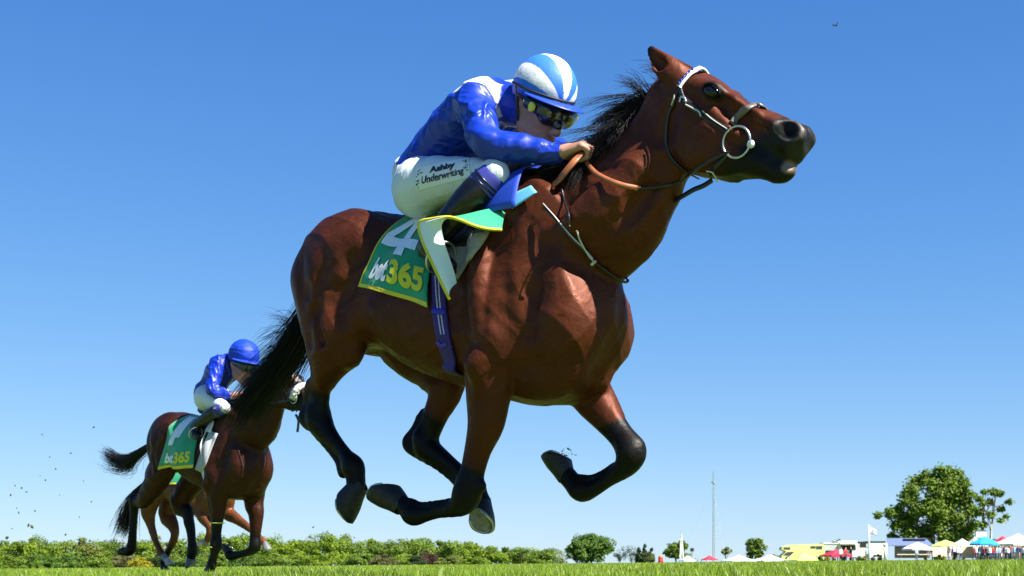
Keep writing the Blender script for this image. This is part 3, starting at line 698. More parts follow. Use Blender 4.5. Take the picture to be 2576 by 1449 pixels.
# people: one continuous figure each, clothing as colour zones of separate garments
def figure(shirt, trousers, arm, seed, skirt=False, sit=False):
    S = SDF(); r = random.Random(seed); lean = r.uniform(-.05, .05); st = r.uniform(.08, .16)
    S.chain([(0, 0, .92, .15), (lean * .5, 0, 1.18, .155), (lean, 0, 1.40, .16)], k=.06, fl=((0, 1, 0), .72)); S.cap((lean, 0, 1.42), (lean, 0, 1.58), .06, .055, k=.03); S.ell((lean, -.01, 1.66), (.085, .10, .125), None, .02)
    for sd in (-1, 1):
        S.chain([(sd * .09, 0, .90, .10), (sd * st, .02 * sd, .48, .075), (sd * st, -.02 * sd, .08, .05)], k=.03); S.cap((sd * st, .02, .05), (sd * st, -.13, .04), .05, .04, k=.02)
        e = arm if sd > 0 else 0
        S.chain([(lean + sd * .20, 0, 1.40, .06), (lean + sd * .27, -.02, 1.13, .048), (lean + sd * (.25 - .1 * e), -.05 - .25 * e, .92 + .25 * e, .036)], k=.03); S.ell((lean + sd * (.25 - .1 * e), -.06 - .27 * e, .86 + .28 * e), (.035, .045, .07), None, .02)
    if skirt: S.chain([(0, 0, .95, .16), (0, 0, .50, .22)], k=.04)
    V, Q = S.mesh(.042)
    c = np.tile(np.array((.48, .27, .19)), (len(V), 1)); z = V[:, 2]; x = np.abs(V[:, 0])
    c[(z < 1.50) & (z > .93)] = shirt; c[(z <= .93) & (z > .1) & (x < .2)] = trousers; c[z <= .1] = (.02, .02, .02)
    c[z > 1.70] = [(.05, .03, .02), (.25, .16, .07), (.02, .015, .012)][seed % 3]
    return V, Q, c
M_CLOTHES = mat('clothes', (0, 0, 0), rough=.8, attr='tint')
KIND = [('white', (.75, .75, .76), (.03, .04, .09), 'navy'), ('navy', (.02, .03, .09), (.05, .05, .06), 'black'), ('pink', (.65, .28, .34), (.70, .66, .60), 'cream'), ('pale blue', (.35, .48, .68), (.10, .11, .14), 'grey'), ('black', (.015, .015, .018), (.02, .02, .03), 'black'), ('red', (.45, .04, .05), (.04, .05, .12), 'navy')]
FIG = []
for k, (nm, sh, tr_, tn) in enumerate(KIND):
    V, Q, c = figure(sh, tr_, (k % 3) / 2, k, skirt=k == 2)
    o = empty('person', (0, 0, 0)); b = mesh_np('body', V, Q, M_CLOTHES, o, colors=c); FIG.append((o, b))
rp_ = random.Random(4); used = [False] * len(FIG); ci = 0
PX = [2115, 2127, 2141, 2181, 2306, 2388, 2396, 2408, 2416, 2452, 2458, 2464, 2470, 2476, 2482, 2487, 2492, 2498, 2503, 2508, 2513, 2519, 2524, 2530, 2535, 2541, 2546, 2552, 2557, 2563, 2568, 2574, 2456, 2474, 2494, 2515, 2533, 2549, 2560]
for px in PX:
    k = (ci * 5 + ci // 4) % 6; o, b = FIG[k]
    if used[k]:
        o2 = o.copy(); COL.objects.link(o2); b2 = b.copy(); b2.parent = o2; COL.objects.link(b2); o = o2
    used[k] = True
    Yp = DY - 9 + rp_.uniform(-4, 5); o.location = tuple(spot(px, Yp)); o.rotation_euler = (0, 0, rp_.uniform(0, 6.28)); o.scale = (1, 1, rp_.uniform(.94, 1.06))
    nm, _, _, tn = KIND[k]
    if px < 2200: where = 'near the crimson tent'
    elif px < 2320: where = 'under the white parasol'
    elif px < 2430: where = 'left of the peach booth'
    elif px < 2505: where = 'under the blue parasol'
    else: where = 'by the large white tent'
    def area(x): return 0 if x < 2200 else 1 if x < 2320 else 2 if x < 2430 else 3 if x < 2505 else 4
    rank = sorted(x for x in PX if area(x) == area(px)).index(px)
    art = f'spectator in {nm} and {tn} clothes' + (f', {ORD[rank]} from the left {where}' if area(px) != 1 else f' {where}')
    tag(o, art, 'person', f'spectators {where}')
    ci += 1
# ------------------------------------------------------------------ horses
BAY = np.array((.190, .043, .0115)); BAY_D = np.array((.060, .018, .009)); BLK = np.array((.013, .010, .009))
CHEST = np.array((.26, .085, .028)); MUZ = np.array((.075, .066, .060)); WHT = np.array((.72, .68, .64))

def coat_material():
    """short summer coat: mottled colour, uneven sweat gloss, fine hair relief"""
    m = mat('horse_coat', (0, 0, 0), rough=.45, spec=.10, attr='tint')
    n, l = m.node_tree.nodes, m.node_tree.links; p = n['Principled BSDF']; tc = n['Texture Coordinate']; vc = n['Color Attribute']
    def noise(scale, detail, rough=.55, dist=0., stretch=None):
        t = n.new('ShaderNodeTexNoise'); t.inputs['Scale'].default_value = scale; t.inputs['Detail'].default_value = detail; t.inputs['Roughness'].default_value = rough; t.inputs['Distortion'].default_value = dist
        if stretch:
            mp = n.new('ShaderNodeMapping'); mp.inputs['Scale'].default_value = stretch; l.new(tc.outputs['Object'], mp.inputs['Vector']); l.new(mp.outputs['Vector'], t.inputs['Vector'])
        else: l.new(tc.outputs['Object'], t.inputs['Vector'])
        return t.outputs['Fac']
    def rng_(src, lo, hi, a=.3, b=.7):
        r = n.new('ShaderNodeMapRange'); r.inputs['From Min'].default_value = a; r.inputs['From Max'].default_value = b; r.inputs['To Min'].default_value = lo; r.inputs['To Max'].default_value = hi; l.new(src, r.inputs['Value']); return r.outputs['Result']
    mul = n.new('ShaderNodeMath'); mul.operation = 'MULTIPLY'
    l.new(rng_(noise(6, 5), .14, .29), mul.inputs[0]); l.new(rng_(noise(70, 6, .7), .72, 1.28), mul.inputs[1])
    sc = n.new('ShaderNodeVectorMath'); sc.operation = 'SCALE'; l.new(vc.outputs['Color'], sc.inputs[0]); l.new(mul.outputs[0], sc.inputs['Scale']); l.new(sc.outputs['Vector'], p.inputs['Base Color'])
    l.new(rng_(noise(14, 5, .65, .6), .36, .62), p.inputs['Roughness'])
    b1 = n.new('ShaderNodeBump'); b1.inputs['Strength'].default_value = .22; b1.inputs['Distance'].default_value = .004; l.new(noise(110, 6, .7, .3, (.3, 1, .8)), b1.inputs['Height'])
    b2 = n.new('ShaderNodeBump'); b2.inputs['Strength'].default_value = .30; b2.inputs['Distance'].default_value = .02; l.new(noise(13, 4, .5, .8), b2.inputs['Height']); l.new(b1.outputs['Normal'], b2.inputs['Normal'])
    l.new(b2.outputs['Normal'], p.inputs['Normal'])
    # the sheen of hair: a broad reflection tinted by the coat itself
    g = n.new('ShaderNodeBsdfGlossy'); l.new(b2.outputs['Normal'], g.inputs['Normal']); l.new(rng_(noise(14, 5, .65, .6), .46, .62), g.inputs['Roughness'])
    gc = n.new('ShaderNodeVectorMath'); gc.operation = 'MULTIPLY_ADD'; l.new(vc.outputs['Color'], gc.inputs[0]); gc.inputs[1].default_value = (.18, .18, .18); gc.inputs[2].default_value = (.004, .004, .004); l.new(gc.outputs['Vector'], g.inputs['Color'])
    ad = n.new('ShaderNodeAddShader'); l.new(p.outputs[0], ad.inputs[0]); l.new(g.outputs[0], ad.inputs[1]); l.new(ad.outputs[0], n['Material Output'].inputs['Surface'])
    return m
M_COAT = coat_material()
M_HAIR = mat('horse_hair', (.006, .005, .005), rough=.55, spec=.25)
M_HOOF = mat('hoof_horn', (.022, .019, .017), rough=.5, spec=.3, var=.35, vscale=40, bump=.3, bscale=120)
M_SOLE = mat('hoof_sole', (.34, .29, .25), rough=.85, spec=.2, var=.35, vscale=50, bump=.6, bscale=60)
M_STEEL = mat('shoe_metal', (.55, .56, .58), rough=.35, metal=1.)
M_EYE = mat('horse_eye', (.006, .004, .003), rough=.12, spec=.35, coat=.15)

def lerp3(a, b, t): return a[None, :] * (1 - t[:, None]) + b[None, :] * t[:, None]

HEAD_E, HEAD_F = np.array((.868, 0, -.495)), np.array((-.495, 0, -.868))

def hoof(parent, c, toe, up, horn=M_HOOF, sole_m=M_SOLE, dirt=False, size=None):
    """c: middle of the coronet; toe: the toe's tip; up: the side on which the sole lies"""
    c = Vector(c); T = Vector(toe) - c; size = size or T.length / .122; T.normalize()
    U = Vector(up); U = (U - U.dot(T) * T).normalized()
    fwd = (.76 * T - .65 * U).normalized(); sole = (.65 * T + .76 * U).normalized(); side = sole.cross(fwd)
    V = []; n = 20
    rings = [(-.030, .030, .028, -.004), (.0, .043, .040, .002), (.03, .054, .049, .014), (.06, .061, .056, .024), (.074, .063, .058, .028), (.078, .058, .053, .028), (.074, .048, .043, .027), (.070, .0, .0, .02)]
    for d, rf, rs, off in rings:
        for i in range(n):
            t = 2 * math.pi * i / n; cf, sn = math.cos(t), math.sin(t)
            heel = max(0, -cf)
            V.append(c + size * (sole * d * (1 - .28 * heel) + fwd * (rf * (cf if cf > 0 else cf * (.78 + .12 * (1 - heel))) + off) + side * rs * sn * (1 - .10 * heel)))
    Fs = []; mi = []
    for r in range(len(rings) - 1):
        for i in range(n):
            j = (i + 1) % n
            Fs.append((r * n + i, r * n + j, (r + 1) * n + j, (r + 1) * n + i)); mi.append(0 if r < 4 else 1)
    o = mesh_np('hoof', V, Fs, None, parent, True, mats=[horn, sole_m], midx=mi)
    # the racing plate: a horseshoe bar on the rim of the sole
    P = []
    for i in range(13):
        t = math.radians(-128 + 256 * i / 12)
        P.append(c + size * (sole * (.0785 * (1 - .28 * max(0, -math.cos(t)))) + fwd * (.053 * math.cos(t) * (1 if math.cos(t) > 0 else .8) + .027) + side * .049 * math.sin(t)))
    tube('shoe', P, .0062 * size, M_STEEL, o, 6, (tuple(sole), .55), 2)
    if dirt:
        V, Fs = [], []
        r = random.Random(5)
        for _ in range(46):
            p = c + size * (sole * (.066 + r.random() * .010) + fwd * r.uniform(-.04, .07) + side * r.uniform(-.035, .035))
            q = p + Vector((r.uniform(-.015, .015), r.uniform(-.015, .015), r.uniform(-.005, .018))); s = Vector((r.uniform(-1, 1), r.uniform(-1, 1), r.uniform(-1, 1))) * .0045
            b = len(V); V += [p - s, p + s, q]; Fs.append((b, b + 1, b + 2))
        tag(mesh_np('turf_scrap', V, Fs, M_TURFBIT, o, False), kind='stuff')
    return o

M_TURFBIT = mat('turf_scrap', (.09, .15, .03), rough=.8, var=.5, vscale=90)

def head_pt(P0, a, b, l): return P0 + a * HEAD_E + b * HEAD_F + np.array((0, l, 0))

def horse_sdf(P, hscale=1.):
    s = SDF()
    # trunk
    T = P.get('trunk') or [(-1.19, 1.42, 1.22, .06), (-1.14, 1.51, 1.14, .16), (-1.03, 1.605, 1.06, .235), (-.88, 1.668, 1.06, .27), (-.72, 1.638, 1.02, .27), (-.55, 1.60, .925, .285),
         (-.30, 1.585, .84, .285), (-.10, 1.61, .775, .25), (.05, 1.635, .745, .225), (.20, 1.61, .755, .20), (.32, 1.48, .82, .17), (.40, 1.30, .93, .12), (.45, 1.18, 1.03, .05)]
    T = np.array(T); s.loft(T[:, 0], T[:, 1], T[:, 2], T[:, 3], taper=.27)
    # shoulder, triceps, breast
    s.sym('ell', (.10, -.165, 1.30), (.17, .075, .34), ax=[(.9, 0, .44), (0, 1, 0), (-.44, 0, .9)], k=.06)
    s.sym('ell', (-.005, -.205, 1.08), (.150, .090, .23), ax=[(.92, 0, -.38), (0, 1, 0), (.38, 0, .92)], k=.05)
    s.sym('ell', (.22, -.150, 1.10), (.15, .080, .22), ax=[(.8, 0, .6), (0, 1, 0), (-.6, 0, .8)], k=.10)
    s.sym('ell', (.265, -.085, 1.055), (.110, .085, .135), ax=[(.85, 0, .5), (0, 1, 0), (-.5, 0, .85)], k=.09)
    s.sym('ell', (.16, -.10, .85), (.17, .075, .09), k=.05)
    s.sym('ell', (.17, -.155, 1.50), (.10, .05, .16), ax=[(.8, 0, .6), (0, 1, 0), (-.6, 0, .8)], k=.06)
    s.sym('chain', [(.02, -.262, 1.00, .03), (-.05, -.255, .90, .05), (-.06, -.24, .80, .03)], k=.05)
    s.sym('chain', [(-.80, -.215, 1.08, .03), (-.74, -.255, 1.20, .022), (-.68, -.265, 1.32, .012)], k=.07)
    # rump
    s.sym('ell', (-.93, -.135, 1.44), (.27, .135, .21), ax=[(.95, 0, .3), (0, 1, 0), (-.3, 0, .95)], k=.06)
    s.sym('ell', (-1.06, -.135, 1.28), (.11, .11, .24), ax=[(.9, 0, .42), (0, 1, 0), (-.42, 0, .9)], k=.05)
    s.sym('ell', (-.80, -.215, 1.47), (.09, .045, .07), k=.07)
    # neck
    N = P['neck']
    s.chain(N, k=.09, fl=((0, 1, 0), .56), n=5)
    s.sym('chain', [(x + .02, y + .055, z - .02, r * .55) for x, y, z, r in N[1:4]], k=.08)
    # head
    P0 = P['poll']; h = lambda a, b, l=0: head_pt(P0, a, b, l)
    hc = lambda L, k, fl=None: s.chain([tuple(h(a, b, l)) + (r,) for a, b, l, r in L], k=k, fl=fl, n=4)
    hs = lambda L, k, fl=None, sub=False: s.sym('chain', [tuple(h(a, b, l)) + (r,) for a, b, l, r in L], k=k, fl=fl, sub=sub)
    AX = [tuple(HEAD_E), (0, 1, 0), tuple(HEAD_F)]
    hc([(.02, .055, 0, .085), (.10, .035, 0, .110), (.19, .035, 0, .107), (.28, .045, 0, .095), (.38, .045, 0, .086), (.48, .030, 0, .074), (.55, .025, 0, .067), (.595, .022, 0, .058)], .05, ((0, 1, 0), .86))
    hs([(.20, .135, -.048, .115), (.27, .145, -.045, .108)], .05, ((0, 1, 0), .48))
    hs([(.28, .17, -.032, .085), (.38, .165, -.028, .066), (.48, .135, -.022, .050), (.56, .125, -.012, .038), (.615, .128, -.008, .034)], .03, ((0, 1, 0), .75))
    s.sym('ell', h(.602, .000, -.040), (.056, .033, .048), ax=AX, k=.03)          # nostril wing
    s.ell(h(.620, .048, 0), (.030, .050, .040), AX, k=.03)                         # upper lip
    s.ell(h(.614, .117, 0), (.040, .038, .022), AX, k=.02)                         # lower lip
    s.ell(h(.592, .140, 0), (.035, .036, .026), AX, k=.02)                         # chin
    hs([(.485, .088, -.075, .009), (.56, .082, -.062, .008), (.615, .091, -.052, .007), (.685, .097, 0, .006)], .012, None, True)
    hs([(.16, -.020, -.066, .036), (.24, -.026, -.070, .036), (.33, -.010, -.064, .034), (.44, .0, -.054, .030), (.53, .002, -.046, .028)], .022)
    hs([(.09, .09, -.125, .010), (.125, .17, -.125, .014), (.19, .25, -.10, .012), (.26, .295, -.07, .010)], .035, None, True)
    hs([(.29, .03, -.085, .012), (.37, .055, -.072, .012), (.43, .075, -.06, .010)], .03)         # facial crest
    hs([(.30, -.005, -.088, .02), (.40, .02, -.085, .018), (.50, .03, -.078, .018)], .05, None, True)
    s.sym('ell', h(.592, -.010, -.074), (.044, .024, .032), ax=[tuple(HEAD_E * .94 + HEAD_F * .34), (0, 1, 0), tuple(HEAD_F * .94 - HEAD_E * .34)], k=.012, sub=True)
    s.sym('cap', h(.12, .10, -.118), h(.14, .19, -.105), .014, .016, k=.06, sub=True)
    # ears
    for sd in (-1, 1):
        e = [(h(.045, -.020, .062 * sd), .040), (h(.010, -.055, .080 * sd), .040), (h(-.035, -.085, .088 * sd), .030), (h(-.085, -.100, .092 * sd), .010), (h(-.112, -.106, .093 * sd), .004)]
        if 'ear' in P:
            e = [(np.array(p) * (1, sd * -1, 1) if sd > 0 else np.array(p), r) for p, r in P['ear']]
        s.chain([tuple(p) + (r,) for p, r in e], k=.025, fl=((.5, 1. * sd, .1), .62), n=4)
        off = np.array((-.016, -.018 * 0 + .020 * sd, 0.012))
        s.chain([tuple(p + off) + (r * .62,) for p, r in e[1:4]], k=.008, sub=True, n=3)
    # legs
    for L in P['legs']:
        for c in L['chains']: s.chain(c[0], k=c[1], fl=c[2] if len(c) > 2 else None, n=3)
        for c in L.get('subs', []): s.cap(*c, sub=True)
    # muscle furrows
    s.sym('chain', [(.62, -.12, 1.78, .012), (.48, -.165, 1.62, .018), (.32, -.20, 1.50, .02), (.20, -.235, 1.42, .015)], k=.06, sub=True)
    s.sym('chain', [(.08, -.30, 1.30, .012), (.03, -.315, 1.20, .016)], k=.06, sub=True)
    s.sym('chain', [(-.99, -.30, 1.30, .010), (-.98, -.31, 1.18, .014), (-1.0, -.28, 1.06, .01)], k=.045, sub=True)
    s.sym('chain', [(-.52, -.335, 1.30, .01), (-.66, -.335, 1.22, .02), (-.74, -.32, 1.12, .015)], k=.08, sub=True)
    s.sym('chain', [(-.20, -.315, 1.36, .03), (-.185, -.335, 1.14, .045), (-.14, -.30, .96, .035)], k=.07, sub=True)
    s.sym('chain', [(.71, -.115, 1.60, .014), (.60, -.15, 1.44, .02), (.47, -.205, 1.27, .025)], k=.07, sub=True)
    s.sym('chain', [(.24, -.235, 1.34, .012), (.20, -.275, 1.15, .022), (.17, -.265, 1.00, .02)], k=.08, sub=True)
    s.chain([(.54, 0, 1.10, .02), (.50, 0, .98, .028), (.36, 0, .84, .02)], k=.07, sub=True)
    s.sym('ell', (-.79, -.325, 1.30), (.10, .06, .12), k=.10, sub=True)
    s.sym('chain', [(-1.08, -.285, 1.44, .014), (-1.03, -.315, 1.26, .018), (-1.04, -.31, 1.08, .014)], k=.06, sub=True)
    s.sym('chain', [(-.80, -.30, 1.44, .01), (-.88, -.335, 1.28, .014), (-.88, -.33, 1.15, .012)], k=.05, sub=True)
    for f in P.get('extra', []): f(s)
    return s

def wrinkle(V, Q, amp, fs, seed=0, mask=None):
    """soft cloth folds: moves points along their normals by a sum of warped waves"""
    r = np.random.default_rng(seed)
    n = np.zeros_like(V)
    fn = np.cross(V[Q[:, 2]] - V[Q[:, 0]], V[Q[:, 3]] - V[Q[:, 1]])
    for k in range(4):
        for d in range(3): n[:, d] += np.bincount(Q[:, k], weights=fn[:, d], minlength=len(V))
    n /= np.linalg.norm(n, axis=1)[:, None] + 1e-12
    h = np.zeros(len(V))
    for f in fs:
        d = r.normal(size=3); d /= np.linalg.norm(d); e = r.normal(size=3); e /= np.linalg.norm(e)
        w_ = np.sin(V @ e * f * .45 + r.random() * 6)
        h += (1 - np.abs(np.sin(V @ d * f + 1.6 * w_ + r.random() * 6))) ** 2
    h = (h / len(fs) - .35) * amp
    if mask is not None: h = h * mask
    return V + n * h[:, None]

def skin_relief(V, Q, amp, seed):
    """veins, ribs and small muscle bundles: millimetres of relief over the whole hide"""
    return wrinkle(V, Q, amp, (15, 23, 34), seed, mask=smoothstep(1.95, 1.6, V[:, 2]) * smoothstep(.6, .9, V[:, 2]))

def coat_colors(V, P):
    c = np.tile(P.get('base', BAY), (len(V), 1))
    P0 = P['poll']
    # darker topline
    top = smoothstep(1.50, 1.66, V[:, 2]) * smoothstep(.35, .1, V[:, 0])
    c = c * (1 - .45 * top[:, None]) + P.get('dark', BAY_D) * .45 * top[:, None]
    for L in P['legs']:
        blk = np.zeros(len(V))
        for a, b, r0, f0, f1 in L['black']:     # capsule a-b, reach r0, fade between f0..f1 along it
            d, _h = seg_dist(V, a, b); ab = np.array(b) - np.array(a); h = ((V - a) @ ab) / (ab @ ab)
            blk = np.maximum(blk, smoothstep(r0 + .03, r0, d) * smoothstep(f0, f1, h))
        c = c * (1 - blk[:, None]) + L.get('sock', BLK * 1.1) * blk[:, None]
    # head: muzzle, eye rims
    rel = V - P0; a = rel @ HEAD_E; b = rel @ HEAD_F; l = np.abs(V[:, 1])
    onh = (V[:, 0] > P0[0] - .05) & (a > -.03) & (b > -.2) & (b < .34)
    mz = smoothstep(.46, .55, a + .55 * np.clip(b, -.02, .2)) * onh * smoothstep(-.06, -.01, b + .25 * (a - .45))
    c = c * (1 - mz[:, None]) + P.get('muzzle', np.array((.020, .017, .016))) * mz[:, None]
    pale = smoothstep(.595, .635, a) * onh * smoothstep(-.01, .03, b) * smoothstep(.10, .07, b)
    c = c * (1 - .7 * pale[:, None]) + MUZ * .7 * pale[:, None]
    dn = np.sqrt(((a - .592) / .056) ** 2 + ((b + .010) / .035) ** 2)
    nr = np.clip(1 - np.abs(dn - 1.0) / .16, 0, 1) * onh * (l > .03)
    c = c * (1 - .75 * nr[:, None]) + np.array((.30, .27, .25)) * .75 * nr[:, None]
    ns = smoothstep(.95, .7, dn) * onh * (l > .02)
    c = c * (1 - ns[:, None]) + np.array((.012, .008, .008)) * ns[:, None]
    lip = smoothstep(.030, .012, np.sqrt((a - .638) ** 2 + (b - .106) ** 2)) * onh
    c = c * (1 - lip[:, None]) + np.array((.50, .36, .30)) * lip[:, None]
    de = np.sqrt(((a - .250) / .052) ** 2 + ((b + .028) / .038) ** 2)
    er = smoothstep(1.15, .6, de) * onh * (l > .05)
    c = c * (1 - er[:, None]) + np.array((.012, .010, .010)) * er[:, None]
    # dark ear tips
    et = smoothstep(-.05, -.10, a) * (V[:, 2] > P0[2] + .03) * (V[:, 0] > P0[0] - .2)
    c = c * (1 - et[:, None]) + BLK * et[:, None]
    for fn in P.get('marks', []): c = fn(V, c, a, b)
    return c

def hair_clump(roots, dirs, length, n, rng, r0=.0011, seg=7, spread=.03, droop=.0, curl=.02, clump=6):
    """strands leaving a line of roots; each clump of strands converges towards one tip"""
    roots = np.asarray(roots); dirs = np.asarray(dirs)
    t = rng.random(n) * (len(roots) - 1); i = t.astype(int).clip(0, len(roots) - 2); f = (t - i)[:, None]
    nc = max(2, n // clump); cid = rng.integers(0, nc, n)
    tc = np.sort(rng.random(nc)) * (len(roots) - 1)
    cid = np.searchsorted(tc, t).clip(0, nc - 1)
    Rr = roots[i] * (1 - f) + roots[i + 1] * f + rng.normal(0, .006, (n, 3))
    Dd = dirs[i] * (1 - f) + dirs[i + 1] * f
    coff = rng.normal(0, spread, (nc, 3)); clen = rng.uniform(.6, 1.12, nc)
    Ls = length * clen[cid] * rng.uniform(.75, 1.05, n)
    tip = Dd * Ls[:, None] + coff[cid] + rng.normal(0, spread * .25, (n, 3))
    mid = Dd * Ls[:, None] * .45 + coff[cid] * .25 + rng.normal(0, .008, (n, 3))
    mid[:, 2] += curl; tip[:, 2] -= droop * Ls
    s = np.linspace(0, 1, seg)[None, :, None]
    S = Rr[:, None, :] + 2 * s * (1 - s) * mid[:, None, :] * 1.0 + s * s * tip[:, None, :]
    S += (s * s) * (np.sin(s * 9 + rng.random((n, 1, 1)) * 6) * rng.normal(0, .006, (n, 1, 3)))
    R = r0 * (1 - .75 * np.linspace(0, 1, seg) ** 2)[None, :] * rng.uniform(.7, 1.3, (n, 1))
    return S, R

def strands(name, parts, parent, m=M_HAIR, sides=3):
    Vs, Fs, b = [], [], 0
    for S, R in parts:
        V, q = tube_arrays(S, R, sides); Vs.append(V); Fs.append(q + b); b += len(V)
    return mesh_np(name, np.vstack(Vs), np.vstack(Fs).astype(np.int32), m, parent)
# ---- the leading horse
H1 = Frame(.068, 6.0, 38)
def n4(x, y, o, r): return tuple(H1.pl(*Z4(x, y), o)) + (r,)
NF = dict(chains=[([(.10, -.19, 1.06, .10), (-.03, -.185, .93, .115), (-.065, -.18, .80, .098), n4(1375, 500, .175, .078), n4(1320, 680, .172, .056), n4(1275, 860, .17, .049)], .05, ((0, 1, 0), .82)),
                  ([n4(1275, 860, .17, .049), n4(1250, 950, .17, .055), n4(1235, 1010, .17, .055), n4(1190, 1065, .17, .040), n4(1050, 1098, .17, .027), n4(970, 1116, .17, .029), n4(890, 1118, .17, .045), n4(855, 1085, .17, .036), n4(800, 1040, .17, .038)], .015),
                  ([n4(1340, 930, .17, .022), n4(1280, 960, .17, .03)], .03), ([n4(1160, 1030, .17, .016), n4(1040, 1048, .17, .015), n4(930, 1062, .17, .018), n4(868, 1048, .17, .027)], .008), ([n4(1290, 985, .145, .026), n4(1230, 985, .14, .022)], .02)],
          black=[(n4(1290, 800, .17, 0)[:3], n4(1240, 1000, .17, 0)[:3], .15, -.5, .7), (n4(1240, 1000, .17, 0)[:3], n4(850, 1090, .17, 0)[:3], .12, -1, -.5)])
FF = dict(chains=[([(.17, .15, .98, .10), (.175, .15, .87, .095), n4(2080, 330, -.15, .085), n4(2170, 460, -.15, .064), n4(2270, 590, -.15, .050), n4(2325, 665, -.15, .054)], .05, ((0, 1, 0), .85)),
                  ([n4(2325, 665, -.15, .054), n4(2340, 720, -.15, .056), n4(2300, 800, -.15, .042), n4(2185, 888, -.15, .027), n4(2095, 945, -.15, .029), n4(2010, 958, -.15, .045), n4(1950, 905, -.15, .036), n4(1900, 845, -.15, .038)], .015),
                  ([n4(2385, 660, -.15, .022), n4(2395, 740, -.15, .022)], .025), ([n4(2235, 790, -.15, .016), n4(2160, 842, -.15, .015), n4(2070, 885, -.15, .018), n4(1990, 890, -.15, .027)], .008), ([n4(2365, 700, -.19, .024), n4(2370, 760, -.19, .020)], .02), ([n4(2150, 330, -.17, .045), n4(2240, 470, -.17, .035)], .03)],
          black=[(n4(2220, 520, -.15, 0)[:3], n4(2330, 690, -.15, 0)[:3], .14, -.3, .9), (n4(2330, 690, -.15, 0)[:3], n4(1930, 880, -.15, 0)[:3], .12, -1, -.5)])
NH = dict(chains=[([(-.95, -.155, 1.32, .19), (-.93, -.17, 1.13, .17), (-.985, -.165, .995, .10), n4(272, 265, .145, .054), n4(262, 360, .135, .046), n4(252, 440, .13, .056)], .06, ((0, 1, 0), .72)),
                  ([(-.93, -.17, 1.20, .16), (-.87, -.185, 1.08, .11), (-.845, -.185, 1.03, .08)], .06, ((0, 1, 0), .7)),
                  ([n4(252, 430, .13, .054), n4(262, 500, .13, .056), n4(318, 580, .13, .040), n4(392, 665, .13, .029), n4(452, 742, .13, .031), n4(485, 800, .13, .049), n4(505, 870, .13, .037), n4(505, 930, .13, .041)], .015),
                  ([n4(215, 250, .145, .03), n4(185, 380, .135, .022), n4(168, 470, .13, .030), n4(205, 520, .13, .032)], .025), ([n4(232, 560, .13, .022), n4(330, 680, .13, .017), n4(395, 765, .13, .019), n4(425, 838, .13, .028)], .008), ([n4(300, 120, .20, .05), n4(285, 230, .18, .035)], .03)],
          black=[(n4(265, 330, .13, 0)[:3], n4(250, 480, .13, 0)[:3], .14, -.6, .7), (n4(250, 480, .13, 0)[:3], n4(505, 940, .13, 0)[:3], .12, -1, -.5)])
FH = dict(chains=[([(-.93, .15, 1.32, .19), (-.80, .16, 1.12, .165), (-.66, .155, 1.00, .12), n4(1105, 270, -.13, .086), n4(1060, 400, -.13, .064), n4(1010, 520, -.13, .054), n4(965, 610, -.13, .058)], .06, ((0, 1, 0), .72)),
                  ([n4(965, 610, -.13, .058), n4(985, 680, -.13, .054), n4(1070, 735, -.13, .038), n4(1160, 802, -.13, .029), n4(1245, 878, -.13, .032), n4(1288, 928, -.13, .049), n4(1322, 1000, -.13, .038), n4(1345, 1045, -.13, .040)], .015),
                  ([n4(960, 440, -.13, .022), n4(900, 560, -.13, .022), n4(862, 640, -.13, .031), n4(910, 700, -.13, .026), n4(1040, 790, -.13, .017), n4(1160, 880, -.13, .019), n4(1230, 950, -.13, .028)], .012)],
          black=[(n4(1030, 450, -.13, 0)[:3], n4(960, 620, -.13, 0)[:3], .14, -.5, .7), (n4(960, 620, -.13, 0)[:3], n4(1345, 1050, -.13, 0)[:3], .12, -1, -.5)])
P1 = dict(poll=np.array((.69, 0, 1.93)), legs=[NF, FF, NH, FH],
          neck=[(.02, 0, 1.40, .25), (.22, 0, 1.40, .255), (.415, 0, 1.47, .235), (.555, 0, 1.61, .178), (.655, 0, 1.745, .140), (.735, 0, 1.83, .115)],
          ear=[(H1.pl(*Z2(985, 350), .07), .046), (H1.pl(*Z2(900, 285), .085), .040), (H1.pl(*Z2(830, 215), .09), .028), (H1.pl(*Z2(775, 145), .09), .012), (H1.pl(*Z2(757, 120), .09), .004)])
def muscles1(s):
    q = lambda x, y, o, r: tuple(H1.pl(x, y, o)) + (r,)
    s.chain([q(1222, 600, .215, .045), q(1212, 690, .245, .055), q(1212, 780, .255, .058), q(1226, 860, .245, .052), q(1238, 920, .225, .040)], k=.035, n=3)
    s.chain([q(1262, 700, .30, .016), q(1262, 790, .315, .034), q(1282, 880, .31, .040), q(1290, 940, .29, .03)], k=.06, sub=True)
    s.chain([q(1350, 640, .27, .012), q(1360, 720, .285, .016), q(1345, 800, .29, .012)], k=.05, sub=True)
    s.ell(H1.pl(836, 735, .225), (.075, .05, .105), [(.9, 0, -.4), (0, 1, 0), (.4, 0, .9)], .035)
    s.chain([q(880, 650, .29, .010), q(872, 720, .305, .014), q(880, 800, .30, .012)], k=.035, sub=True)
    s.chain([q(800, 700, .30, .008), q(792, 780, .29, .014), q(812, 860, .27, .012)], k=.04, sub=True)
    s.chain([q(868, 640, .235, .030), q(856, 690, .245, .034)], k=.05)
    s.chain([q(1205, 1010, .265, .012), q(1216, 1080, .255, .014), q(1208, 1150, .232, .010)], k=.03, sub=True)
    s.chain([q(1640, 470, .085, .010), q(1590, 550, .12, .012)], k=.045, sub=True)
    s.chain([q(1500, 500, .17, .02), q(1440, 560, .19, .02)], k=.07)
P1['extra'] = [muscles1]
h1 = empty('racehorse', (H1.w[0], H1.w[1], 0), H1.a, 'large bay racehorse at full gallop with all four hooves off the turf, nearest the camera', 'horse', 'horses galloping in the race')
V, Q = horse_sdf(P1).mesh(.0085)
